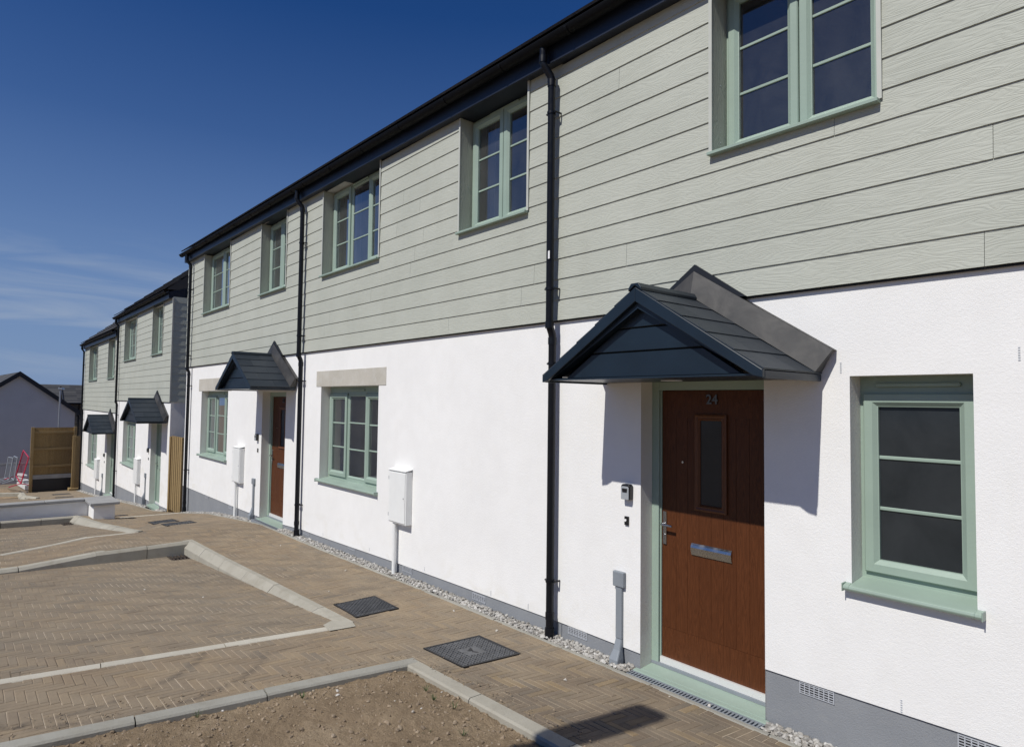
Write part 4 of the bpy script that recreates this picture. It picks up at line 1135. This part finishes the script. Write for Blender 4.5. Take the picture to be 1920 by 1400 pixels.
def shell(house,xa,xb,zlo,ztop,depth=9.0,floor_z=(.0,2.62)):
    """inside of the house: floors, ceiling, party and back walls (closed so rooms stay dark)"""
    m=MB(); y0=.20
    m.poly([(xa,depth,zlo),(xb,depth,zlo),(xb,depth,ztop),(xa,depth,ztop)][::-1])
    m.poly([(xa,.0,zlo),(xa,depth,zlo),(xa,depth,ztop),(xa,.0,ztop)]); m.poly([(xb,.0,zlo),(xb,.0,ztop),(xb,depth,ztop),(xb,depth,zlo)])
    m.poly([(xa,.0,ztop),(xa,depth,ztop),(xb,depth,ztop),(xb,.0,ztop)])
    for z in floor_z: m.box(xa+.01,xb-.01,.16,4.2,z-.12,z,1)
    m.poly([(xa+.01,4.2,zlo),(xb-.01,4.2,zlo),(xb-.01,4.2,ztop),(xa+.01,4.2,ztop)])
    # inner leaf around rooms, set back behind the frames
    n=max(2,int((xb-xa)/2.8))
    for i in range(1,n):
        x=xa+(xb-xa)*i/n; m.box(x-.05,x+.05,.22,4.19,zlo,ztop-.01)
    m.build('interior',[M['room'],M['floor']],house)

def lintel(house,x0,x1,z0,z1):
    m=MB(); m.box(x0,x1,-.006,.05,z0,z1,0,.2); m.build('lintel',M['lintel'],house,rnd=True,bevel=.003)

def end_wall(house,x,zb,zt,face,depth=9.):
    m=MB(); 
    P=[(x,0,zb),(x,depth,zb),(x,depth,zt),(x,0,zt)]
    m.poly(P if face>0 else P[::-1]); m.build('end_wall',M['render'],house)

def house(label,name,xa,xb,plinth,gw,doors,uw,zc,zs,lowz,endl=False,endr=False,courses_seed=1,depth=9.,floors=(.0,2.62)):
    """gw: ground windows, uw: upper windows (dicts); plinth(x): top of the grey plinth"""
    h=thing(name,label,'house',((xa+xb)/2,0,lowz),'houses in the white and sage terrace')
    return h

# ------------------------------------------------------------------ the three houses of the near terrace
def pl_fn(pts):
    def f(x):
        for (a,za),(b,zb) in zip(pts,pts[1:]):
            if a<=x<=b: return za+(zb-za)*(x-a)/(b-a)
        return pts[0][1] if x<pts[0][0] else pts[-1][1]
    return f
zsoff=lambda x:5.055+.0165*(-4.0-x)
CL0=2.745
def make_house(label,xa,xb,plinth_pts,gops,dops,uops,zc,zs,zlow,endl,endr,seed,depth=9.0,floors=(.0,2.62),side_clad=False,extra_x=()):
    h=thing('terraced_house',label,'house',((xa+xb)/2,0,zlow),'houses of the white and sage terrace')
    pf=pl_fn(plinth_pts)
    xs=[xa]+[p[0] for p in plinth_pts if xa<p[0]<xb]+list(extra_x)+[xb]
    xs=sorted(xs)
    gops=[(a,b,c-.036,d) for a,b,c,d in gops]; w=MB(); ops=gops+dops+uops
    wall_cells(w,xs,pf,lambda x:zs(x),ops,0.)
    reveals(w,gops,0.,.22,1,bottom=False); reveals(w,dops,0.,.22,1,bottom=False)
    for a,b in zip(xs,xs[1:]):   # drip edge of the render over the plinth
        m=(a+b)/2
        if any(o[0]<m<o[1] for o in dops): continue
        w.poly([(a,.0,pf(a)),(a,.016,pf(a)),(b,.016,pf(b)),(b,.0,pf(b))])
    if endl: w.poly([(xa,0,zlow-.3),(xa,0,zs(xa)),(xa,depth,zs(xa)),(xa,depth,zlow-.3)])
    if endr: w.poly([(xb,0,zlow-.3),(xb,depth,zlow-.3),(xb,depth,zs(xb)),(xb,0,zs(xb))])
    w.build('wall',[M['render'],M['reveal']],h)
    p=MB(); wall_cells(p,xs,lambda x:zlow-.4,lambda x:pf(x)+.02,[(o[0],o[1],o[2],9.) for o in dops],.012); 
    p.build('plinth',M['plinth'],h)
    cladding(h,xa,xb,zc,lambda x:zs(x)+.01,uops,seed=seed,side=xb if side_clad else None,depth=depth)
    surround(h,uops)
    shell(h,xa+.02,xb-.02,zlow,zs(xa)-.02,depth,floors)
    return h

# --- near house, number 24
U24=[(-2.522,-1.42,3.795,9.)]
U24=[(a,b,c,zsoff((a+b)/2)+.0) for a,b,c,d in U24]
h24=make_house('nearest terraced house, with the brown front door numbered 24',-4.04,3.2,[(-4.04,.115),(-3.165,.11),(-3.16,.11),(-2.16,.317),(-2.155,.317),(-1.1,.333),(3.2,.36)],
  [(-1.615,-1.0,1.0,2.197)],[(-3.165,-2.155,0.0,2.20)],U24,CL0,zsoff,-.3,False,True,24)
window(h24,-1.615,-1.0,1.0,2.197,.152,1,[1],'deep',0.,True,None,'frost',head=.085,label='small single light window with dark obscure glass')
for (a,b,c,d) in U24: window(h24,a+.009,b-.009,c,d-.002,.155,2,[1,1],'thin',-.035,True)
door(h24,-3.165,-2.155,0.0,2.20,number='24'); step(h24,-3.165,-2.155,.0)
canopy(h24,-2.648,.873,2.167,yclad=CL0)
eaves(h24,-4.04,3.2,zsoff,endcap_r=True)
downpipe(h24,-4.095,zsoff(-4.1)+.115,-.03,CL0,brackets=(4.60,3.02,2.36,.47),dx=.03)
lb=MB(); lb.box(-4.085,-4.063,-.1412,-.1402,3.28,3.35); lb.build('paper_label',M['white'],h24)
cable_cover(h24,-3.415,-3.305,.575,.695,-.02)
key_safe(h24,-3.28,1.325); door_bell(h24,-3.296,1.098)
air_brick(h24,-3.944,-3.726,.045,.108,.010); air_brick(h24,-1.935,-1.725,.243,.315,.010); air_brick(h24,-1.10,-.89,.25,.322,.010)
bead_mark(h24,-1.665,2.215,.07); bead_mark(h24,-.805,2.255,.075); bead_mark(h24,-1.36,.335,.075)

# --- middle house
U2=[(-9.085,-7.352,3.85,9.),(-5.592,-4.482,3.82,9.)]; U2=[(a,b,c,zsoff((a+b)/2)) for a,b,c,d in U2]
h2=make_house('middle house of the near terrace, with a white meter box and no visible door',-9.68,-4.04,[(-9.68,.02),(-9.17,.025),(-6.87,.077),(-4.04,.115)],
  [(-9.085,-7.345,.875,2.205)],[],U2,CL0,zsoff,-.3,False,False,23)
window(h2,-9.085,-7.345,.875,2.205,.150,3,[1,0,1],'deep',0.,True,[(-1,.35),None,(1,.4)],head=.085,label='ground floor window of three lights under a pale stone lintel')
for (a,b,c,d),n,op,cu in ((U2[0],3,[1,0,1],[(-1,.95),(1,.3),None]),(U2[1],2,[1,1],[(-1,.75),None])): window(h2,a+.009,b-.009,c,d-.002,.135,n,op,'thin',-.035,True,cu)
lintel(h2,-9.25,-7.155,2.208,2.437)
eaves(h2,-9.68,-4.04,zsoff)
downpipe(h2,-9.71,zsoff(-9.7)+.115,-.08,CL0,brackets=(4.45,3.0,2.30,.40),dx=.03)
meter_box(h2,-6.885,-6.49,.573,1.186,-.04,-6.80)
for a in (-9.62,-8.12,-6.69,-5.31): air_brick(h2,a,a+.215,.012 if a>-8.5 else -.035,.078 if a>-8.5 else .03,.010)
for x,z in ((-8.9,.05),(-7.5,.09),(-6.2,.11),(-5.0,.12),(-4.45,.125)): bead_mark(h2,x,z,.05)

# --- far end house of the near terrace
U1=[(-15.40,-13.52,3.895,9.),(-11.735,-10.51,3.88,9.)]; U1=[(a,b,c,zsoff((a+b)/2)) for a,b,c,d in U1]
h1=make_house('end house of the near terrace, with the brown door under the middle canopy',-16.79,-9.68,[(-16.79,-.068),(-13.2,-.064),(-11.56,-.055),(-11.5,-.05),(-10.45,-.02),(-9.68,.02)],
  [(-15.43,-13.52,.80,2.165)],[(-11.55,-10.45,-.075,2.135)],U1,CL0,zsoff,-.9,True,False,22)
window(h1,-15.43,-13.52,.80,2.165,.150,3,[1,0,1],'deep',0.,True,[(-1,.5),(-1,.9),None],head=.085,label='ground floor window of three lights half hidden behind the canopy')
for (a,b,c,d),n,op,cu in ((U1[0],2,[1,1],[(-1,.6),None]),(U1[1],2,[1,1],[(-1,.5),None])): window(h1,a+.009,b-.009,c,d-.002,.135,n,op,'thin',-.035,True,cu)
lintel(h1,-15.65,-13.3,2.17,2.44)
door(h1,-11.55,-10.45,-.075,2.135,number='22'); step(h1,-11.55,-10.45,-.075)
canopy(h1,-10.93,.90,2.155,yclad=CL0)
eaves(h1,-16.79,-9.68,zsoff,endcap_l=True)
downpipe(h1,-16.30,zsoff(-16.3)+.115,-.60,CL0,brackets=(4.55,3.0,2.30,.35),dx=.03)
meter_box(h1,-12.83,-12.42,.44,1.09,-.25,-12.74)
cable_cover(h1,-11.90,-11.78,.485,.59,-.17); key_safe(h1,-11.72,1.33); door_bell(h1,-11.70,1.10)
for a in (-14.9,-13.3,-11.95): air_brick(h1,a,a+.215,-.135,-.072,.010)

# --- two lower houses down the hill
zs2=lambda x:4.585; zs1=lambda x:4.14
UB=[(-24.75,-22.77,3.215,zs2(0)),(-20.53,-19.22,3.215,zs2(0))]
hb=make_house('nearer of the two lower houses, with a green door beyond the gap',-25.9,-18.25,[(-25.9,-.99),(-21.9,-.90),(-20.36,-.88),(-18.25,-.815)],
  [(-24.64,-22.57,-.115,1.235)],[(-20.40,-19.13,-.97,1.33)],UB,1.90,zs2,-1.9,False,True,21,floors=(-.95,1.75),side_clad=True)
window(hb,-24.64,-22.57,-.115,1.235,.150,2,[1,1],'deep',0.,True,[(-1,.4),None],head=.085)
for (a,b,c,d) in UB: window(hb,a+.009,b-.009,c,d-.002,.135,2,[1,1],'thin',-.035,True,[(-1,.5),None])
door(hb,-20.40,-19.13,-.97,1.33,mat='greendoor',trim='green'); step(hb,-20.4,-19.13,-.97)
canopy(hb,-19.62,1.15,1.35,rise=.58,yclad=1.90)
eaves(hb,-25.9,-18.25,zs2,endcap_l=True,endcap_r=True)
downpipe(hb,-25.55,zs2(0)+.115,-1.44,1.90,brackets=(3.9,2.2,1.4,-.5),dx=.03)
meter_box(hb,-22.2,-21.65,-.55,.17,-1.1,-22.05); cable_cover(hb,-20.95,-20.82,-.28,-.15,-1.0); key_safe(hb,-20.62,.52); door_bell(hb,-20.6,.28)
UA=[(-32.72,-30.45,2.69,zs1(0)),(-27.92,-26.5,2.69,zs1(0))]
ha=make_house('farthest and lowest house of the row, beside the wooden fence',-34.25,-25.9,[(-34.25,-1.78),(-29.4,-1.59),(-25.9,-1.42)],
  [(-32.45,-30.08,-.82,.62)],[(-27.75,-26.15,-1.55,.73)],UA,1.46,zs1,-2.9,True,False,20,floors=(-1.5,1.3))
window(ha,-32.45,-30.08,-.82,.62,.150,2,[1,1],'deep',0.,True,None,head=.085)
for (a,b,c,d) in UA: window(ha,a+.009,b-.009,c,d-.002,.135,2,[1,1],'thin',-.035,True)
door(ha,-27.75,-26.15,-1.55,.73,mat='greendoor',trim='green'); step(ha,-27.75,-26.15,-1.55)
canopy(ha,-27.0,1.15,.735,rise=.58,yclad=1.46)
eaves(ha,-34.25,-25.9,zs1,endcap_l=True)
downpipe(ha,-33.95,zs1(0)+.115,-2.08,1.46,brackets=(3.4,1.8,1.0,-.9),dx=.03)
meter_box(ha,-29.9,-29.2,-1.15,-.42,-1.75,-29.7); cable_cover(ha,-28.45,-28.3,-1.0,-.85,-1.65); key_safe(ha,-28.1,-.15); door_bell(ha,-28.1,-.4)

# ------------------------------------------------------------------ fences
def board(mb,x0,x1,y0,y1,z0,z1,mi=0): mb.box(x0,x1,y0,y1,z0,z1,mi,random.random())
f1=thing('timber_gate','tall pale timber gate in the gap between the two terraces','gate',(-17.5,.1,-.8))
for (x,zt,name) in ((-18.12,1.03,'post'),(-16.98,1.06,'post')):
    m=MB(); board(m,x-.06,x+.06,-.02,.10,-.95,zt); m.build(name,M['timber'],f1,rnd=True,bevel=.004)
pan=MB(); x=-18.055
while x<-17.06:
    board(pan,x,x+.085,.012+.010*((int(x*11))%2),.045,-.80,1.05); x+=.095
pan.build('boards',M['timber'],f1,rnd=True)
rl=MB()
for z in (-.5,.2,.85): board(rl,-18.05,-17.05,.052,.085,z-.05,z+.05)
rl.build('rail',M['timber'],f1,rnd=True)

f2=thing('timber_fence','brown closeboard fence panel on a concrete gravel board past the last house','fence',(-35.6,-.9,-2.2))
for y in (-1.70,-.12):
    m=MB(); board(m,-35.66,-35.54,y-.06,y+.06,-2.5,.62); m.build('post',M['timber'],f2,rnd=True,bevel=.006)
bd=MB(); y=-1.64
while y<-.2:
    board(bd,-35.66+.010*((int(y*20))%2),-35.63,y,y+.105,-1.50,.60); y+=.107
bd.build('boards',M['timber_dk'],f2,rnd=True)
rl=MB()
for z in (-1.12,-.35,.40): board(rl,-35.625,-35.57,-1.64,-.18,z-.05,z+.05)
rl.build('rail',M['timber'],f2,rnd=True)
gb=MB(); gb.box(-35.64,-35.58,-1.64,-.18,-1.68,-1.50,0,.3); gb.build('gravel_board',M['coping'],f2,rnd=True)
mb=MB(); mb.box(-35.635,-35.60,-1.64,-.18,-2.4,-1.68); mb.build('membrane',M['membrane'],f2)
f3=thing('timber_fence','narrow pale timber fence return against the corner of the last house','fence',(-34.6,-.1,-2.1))
m=MB(); board(m,-34.72,-34.60,-.31,-.19,-2.3,.26); m.build('post',M['timber'],f3,rnd=True,bevel=.005)
m=MB(); board(m,-34.66,-34.62,-.189,.06,-2.05,.24); m.build('boards',M['timber'],f3,rnd=True)
m=MB(); board(m,-34.95,-34.45,-.40,.05,-2.25,-2.06); m.build('sleeper',M['timber'],f3,rnd=True,bevel=.01)

# ------------------------------------------------------------------ low wall with pillar
lw=thing('garden_wall','low rendered wall with grey coping beside the second parking bay','wall',(-16.5,-3.6,-.6))
m=MB(); m.box(-16.42,-16.20,-7.5,-1.955,-1.0,-.185); m.build('wall',M['render'],lw)
m=MB(); y=-7.5
while y<-2.04:
    b=min(y+1.2,-2.025); m.box(-16.46,-16.16,y+.004,b-.004,-.184,-.130,0,random.random()); y+=1.2
m.build('coping',M['coping'],lw,rnd=True,bevel=.006)
m=MB(); m.box(-16.38,-15.47,-1.95,-1.58,-1.0,-.185); m.build('pillar',M['render'],lw)
m=MB(); m.box(-16.45,-15.38,-2.02,-1.51,-.184,-.132,0,.2); m.build('pillar_cap',M['coping'],lw,rnd=True,bevel=.006)

# ------------------------------------------------------------------ barriers, blocks, lamps
def barrier(p,q,H,lean,mat,label):
    """p near foot end, q far foot end (world); leans sideways by lean at the top"""
    p,q=Vector(p),Vector(q)
    t=thing('pedestrian_barrier',label,'barrier',p,'pedestrian barriers on the bare soil')
    d=q-p; up=Vector((0,lean,H)); side=Vector((-d.y,d.x,0)).normalized()
    at=lambda u,v:tuple(d*u+up*v)
    m=MB(); m.tube([at(0,.1),at(1,.1),at(1,1),at(0,1),at(0,.1)],.026,8); m.build('frame',M[mat],t,local=True)
    for i in range(1,6):
        b=MB(); b.tube([at(i/6,.1),at(i/6,1)],.006,6); b.build('bar',M[mat],t,local=True)
    for u in (.04,.96):
        f=MB(); c=Vector(at(u,.1)); f.tube([tuple(c+side*.42-Vector((0,0,.13))),tuple(c),tuple(c-side*.42-Vector((0,0,.13)))],.02,8); f.build('foot',M[mat],t,local=True)
barrier((-35.5,-2.07,-1.97),(-37.6,-2.15,-1.80),1.28,.26,'red','red plastic barrier, nearest of the barriers by the fence')
barrier((-37.0,-2.22,-1.93),(-39.0,-2.25,-2.0),1.12,.10,'greybar','grey barrier standing right behind the red barrier')
barrier((-37.5,-2.38,-1.95),(-39.5,-2.46,-2.05),1.10,.12,'greybar','grey barrier at the left end of the barrier row')
mb=MB()   # heap of bare soil the barriers stand on
for i in range(16):
    for j in range(10):
        def hh(i,j):
            x,y=-41+.5*i,-4.8+.3*j; e=min(i,16-i,j*1.5,(10-j)*2.)/4
            return (x,y,Pz(x)-.08+min(1,e)*(.22 if x<-35 else .1)+.05*noise.noise(Vector((x*1.7,y*2,0))))
        mb.poly([hh(i,j),hh(i+1,j),hh(i+1,j+1),hh(i,j+1)])
structure(mb.build('soil',M['soil']))
bw=thing('block_wall','low unfinished wall of pale concrete blocks behind the barriers','wall',(-46,-1.5,-3))
m=MB()
for row in range(3):
    for i in range(14):
        x=-40.2-.46*i-(.23 if row%2 else 0)
        if row==2 and i<5: continue
        if row==1 and i<2: continue
        m.box(x-.44,x,-1.62-.004*row,-1.40,Pz(x)-.05+.22*row,Pz(x)+.165+.22*row,0,random.random())
m.build('blocks',M['blockw'],bw,rnd=True,bevel=.004)

def lamp(loc,H,arm,label,ang=0.,lw=.27,ll=.62):
    t=thing('street_lamp',label,'street lamp',loc,'street lamps'); t.rotation_euler=(0,0,ang)
    m=MB(); m.tube([(0,0,-.3),(0,0,1.1),(0,0,1.12),(0,0,H)],[.07,.07,.048,.038],14); m.build('column',M['galv'],t,local=True,smooth=True)
    h=MB(); h.prism([(-lw/2,H-.03),(lw/2,H-.03),(lw/2*.8,H+.07),(-lw/2*.8,H+.07)],-.06,ll); h.build('lantern',M['galv'],t,local=True,bevel=.012)
    s=MB(); s.box(-lw/2*.8,lw/2*.8,.05,ll-.05,H-.036,H-.031); s.build('lens',M['led'],t,local=True)
    c=MB(); c.tube([(0,0,H+.071),(0,0,H+.13)],.035,10); c.build('photocell',M['black'],t,local=True)
    return t
lamp((-40,-.36,-2.6),4.98,0,'slim grey street lamp in front of the white gable',math.radians(75),.20,.55)
lamp((-2.44,-5.62,S(-2.44,-5.62)-.05),4.50,0,'street lamp beside the soil bed, its lantern shading the paving',0.,.27,1.02)

# ------------------------------------------------------------------ houses beyond
def gable_house(loc,rot,hw,L,zb,ze,za,label,wallmat='gablegrey',roof='rooftile'):
    t=thing('gabled_house',label,'house',loc); t.rotation_euler=(0,0,rot)   # gable faces local +x
    m=MB()
    # gable polygon extruded along x
    P=[(-hw,zb),(hw,zb),(hw,ze),(0,za),(-hw,ze)]
    m.prism(P,0,L); m.v=[(-v[1],v[0],v[2]) for v in m.v]; m.f=[f[::-1] for f in m.f]; m.f=[f[::-1] for f in m.f]
    m.build('wall',M[wallmat],t,local=True)
    k=(za-ze)/hw; o=.28
    for s in (-1,1):
        r=MB(); n=11
        for i in range(n):
            a,b=i/n,(i+1)/n+.01
            ya,yb_=s*(hw+o)*(1-a),s*(hw+o)*(1-b); zaa,zbb=ze-k*o+(za-ze+k*o)*a,ze-k*o+(za-ze+k*o)*b
            for q in range(int(L/.9)+1):
                x0,x1=.22-q*.9,max(.22-(q+1)*.9,-L-.2)
                if x1>=x0: continue
                pts=[(x1,ya,zaa+.06),(x0,ya,zaa+.06),(x0,yb_,zbb+.045),(x1,yb_,zbb+.045)]
                top=[(x,y,z+.05) for x,y,z in pts]
                if s>0: pts=pts[::-1]; top=top[::-1]
                r.hexa(pts+top,0,random.random())
        r.build('roof',M[roof],t,rnd=True,local=True)
        v=MB(); v.prism([(s*(hw+o),ze-k*o-.16),(s*(hw+o),ze-k*o+.14),(0,za+.16),(0,za-.14)][::s],-.24,-.03)
        v.v=[(-q[1],q[0],q[2]) for q in v.v]; v.build('verge',M['bargeblack'],t,local=True)
    return t
gable_house((-50,-1.55,0),math.radians(-8.5+12),2.95,10,-4.5,1.12,3.36,'pale rendered house whose blank gable faces the parking bays at far left')
gable_house((-27,-16.5,0),0.,4.6,22,-4.5,3.6,6.6,'plain rendered house added out of view for the ground floor window to reflect')  # unseen house, added so the window panes have something to reflect
def far_house(x,y0,y1,zb,ze,zr,depth,label,mat,name='distant_house'):
    t=thing(name,label,'house',(x,(y0+y1)/2,zb))
    m=MB(); m.box(x-depth,x,y0,y1,zb-1.5,ze); m.build('wall',M[mat],t)
    r=MB(); n=9; rise=zr-ze; run=depth/2+.35
    for i in range(n):
        a,b=i/n,(i+1)/n+.01
        yy=y0-.25
        while yy<y1+.25:
            y2=min(yy+.9,y1+.25); rr=random.random()
            xa,xb=x+.35-run*a,x+.35-run*b; za,zb_=ze+rise*a,ze+rise*b
            r.hexa([(xa,yy,za),(xa,y2,za),(xb,y2,zb_-.02),(xb,yy,zb_-.02),(xa,yy,za+.06),(xa,y2,za+.06),(xb,y2,zb_+.04),(xb,yy,zb_+.04)],0,rr)
            yy+=.9
    r.poly([(x+.35-run,y0-.25,zr),(x+.35-run,y1+.25,zr),(x-depth-.3,y1+.25,ze),(x-depth-.3,y0-.25,ze)],0,.5)
    r.build('roof',M['rooftile'],t,rnd=True)
    v=MB(); 
    for y in (y0-.26,):
        v.hexa([(x+.36,y-.06,ze-.14),(x+.36,y+.0,ze-.14),(x+.35-run,y+.0,zr-.1),(x+.35-run,y-.06,zr-.1),(x+.36,y-.06,ze+.1),(x+.36,y,ze+.1),(x+.35-run,y,zr+.12),(x+.35-run,y-.06,zr+.12)])
    v.build('verge',M['bargeblack'],t)
    g=MB(); g.tube([(x+.40,y0-.25,ze+.0),(x+.40,y1+.2,ze+.0)],.07,8); g.build('gutter',M['pipe'],t)
    d=MB(); d.tube([(x+.40,y0+.75,ze-.02),(x+.09,y0+.75,ze-.4),(x+.09,y0+.75,zb)],.055,8); d.build('downpipe',M['pipe'],t)
    return t
far_house(-62,2.15,9,-4.2,1.45,2.65,3.2,'brown rubble stone house half hidden by the end of the lower row','stonewall')
far_house(-78,1.6,12,-5.0,1.9,3.15,5,'pale house with a grey tiled roof just visible beyond the gable','gablegrey')

# road, kerb line and low wall out beyond the barriers
m=MB(); 
for a,b in zip(range(-62,-38,3),range(-59,-35,3)): m.poly([(a,-9,Pz(a)+.0),(b,-9,Pz(b)+.0),(b,-3.4,Pz(b)+.0),(a,-3.4,Pz(a)+.0)])
structure(m.build('road',M['asphalt']))
rw=thing('rail_fence','low grey rail along the foot of the far white gable','fence',(-47.5,0,-3.2))
m=MB(); m.box(-47.56,-47.44,-5.5,2.2,-2.06,-1.92,0,.3); m.build('rail',M['coping'],rw,rnd=True)
for y in (-5,-3.2,-1.4,.4,2.0):
    m=MB(); m.box(-47.56,-47.45,y-.05,y+.05,-3.6,-2.061,0,.4); m.build('post',M['coping'],rw,rnd=True)

# ------------------------------------------------------------------ light, sky, camera
SUN=Vector((.042,-.755,.868)).normalized()
el=math.asin(SUN.z); az=math.atan2(SUN.x,SUN.y)
ld=bpy.data.lights.new('sun','SUN'); ld.energy=4.0; ld.angle=math.radians(.53); ld.color=(1.,.965,.905)
lo=bpy.data.objects.new('sun',ld); lo.rotation_euler=SUN.to_track_quat('Z','Y').to_euler(); lo.location=(0,-10,20); COL.objects.link(lo)

w=bpy.data.worlds.new('World'); sc.world=w; w.use_nodes=True; nt=w.node_tree; N=nt.nodes; Lk=nt.links
bg=N['Background']; bg.inputs[1].default_value=.062
sky=N.new('ShaderNodeTexSky'); sky.sky_type='NISHITA'; sky.sun_disc=False; sky.sun_elevation=el; sky.sun_rotation=az
sky.altitude=900; sky.air_density=1.0; sky.dust_density=.2; sky.ozone_density=4.5
tc=N.new('ShaderNodeTexCoord')
mp=N.new('ShaderNodeMapping'); mp.inputs['Scale'].default_value=(2.2,2.2,17.); Lk.new(tc.outputs['Generated'],mp.inputs[0])
nz=N.new('ShaderNodeTexNoise'); nz.inputs['Scale'].default_value=1.6; nz.inputs['Detail'].default_value=7; nz.inputs['Roughness'].default_value=.58; nz.inputs['Distortion'].default_value=.7
Lk.new(mp.outputs[0],nz.inputs['Vector'])
cr=N.new('ShaderNodeValToRGB'); cr.color_ramp.elements[0].position=.475; cr.color_ramp.elements[1].position=.70; Lk.new(nz.outputs['Fac'],cr.inputs[0])
sp=N.new('ShaderNodeSeparateXYZ'); Lk.new(tc.outputs['Generated'],sp.inputs[0])
zr=N.new('ShaderNodeValToRGB'); e=zr.color_ramp.elements; e[0].position=.02; e[0].color=(.25,.25,.25,1); e[1].position=.22; e[1].color=(0,0,0,1)
k=e.new(.09); k.color=(1,1,1,1); k=e.new(.155); k.color=(.75,.75,.75,1); Lk.new(sp.outputs['Z'],zr.inputs[0])
mm=N.new('ShaderNodeMath'); mm.operation='MULTIPLY'; Lk.new(cr.outputs[0],mm.inputs[0]); Lk.new(zr.outputs[0],mm.inputs[1])
m2=N.new('ShaderNodeMath'); m2.operation='MULTIPLY'; Lk.new(mm.outputs[0],m2.inputs[0]); m2.inputs[1].default_value=.75
mx=N.new('ShaderNodeMix'); mx.data_type='RGBA'; Lk.new(m2.outputs[0],mx.inputs[0])
hs=N.new('ShaderNodeHueSaturation'); hs.inputs['Hue'].default_value=.513; hs.inputs['Saturation'].default_value=1.28; hs.inputs['Value'].default_value=1.13; Lk.new(sky.outputs[0],hs.inputs['Color'])
hz=N.new('ShaderNodeValToRGB'); e=hz.color_ramp.elements; e[0].position=0.; e[0].color=(.92,)*3+(1,); e[1].position=.52; e[1].color=(0,0,0,1)
for p_,v_ in ((.12,.76),(.24,.40),(.36,.14)):
    k=e.new(p_); k.color=(v_,v_,v_,1)
Lk.new(sp.outputs['Z'],hz.inputs[0])
hm=N.new('ShaderNodeMix'); hm.data_type='RGBA'; Lk.new(hz.outputs[0],hm.inputs[0]); Lk.new(hs.outputs[0],hm.inputs[6]); hm.inputs[7].default_value=(2.8,4.3,7.6,1)
Lk.new(hm.outputs[2],mx.inputs[6]); mx.inputs[7].default_value=(5.3,6.4,8.3,1)
Lk.new(mx.outputs[2],bg.inputs[0])

cam=bpy.data.cameras.new('camera'); co=bpy.data.objects.new('camera',cam); COL.objects.link(co)
yaw,pit,rol=(math.radians(a) for a in (49.729,2.513,.7083))
f=Vector((-math.sin(yaw)*math.cos(pit),math.cos(yaw)*math.cos(pit),math.sin(pit))); r=Vector((math.cos(yaw),math.sin(yaw),0)); u=r.cross(f)
r,u=r*math.cos(rol)+u*math.sin(rol),u*math.cos(rol)-r*math.sin(rol)
mw=Matrix(((r.x,u.x,-f.x,0),(r.y,u.y,-f.y,-4.0),(r.z,u.z,-f.z,2.02),(0,0,0,1))); co.matrix_world=mw
cam.sensor_fit='HORIZONTAL'; cam.sensor_width=36; cam.lens=36*1204.9/1920; cam.clip_start=.05; cam.clip_end=3000
sc.camera=co
sc.view_settings.view_transform='Standard'; sc.view_settings.look='None'; sc.view_settings.exposure=0.; sc.view_settings.gamma=1
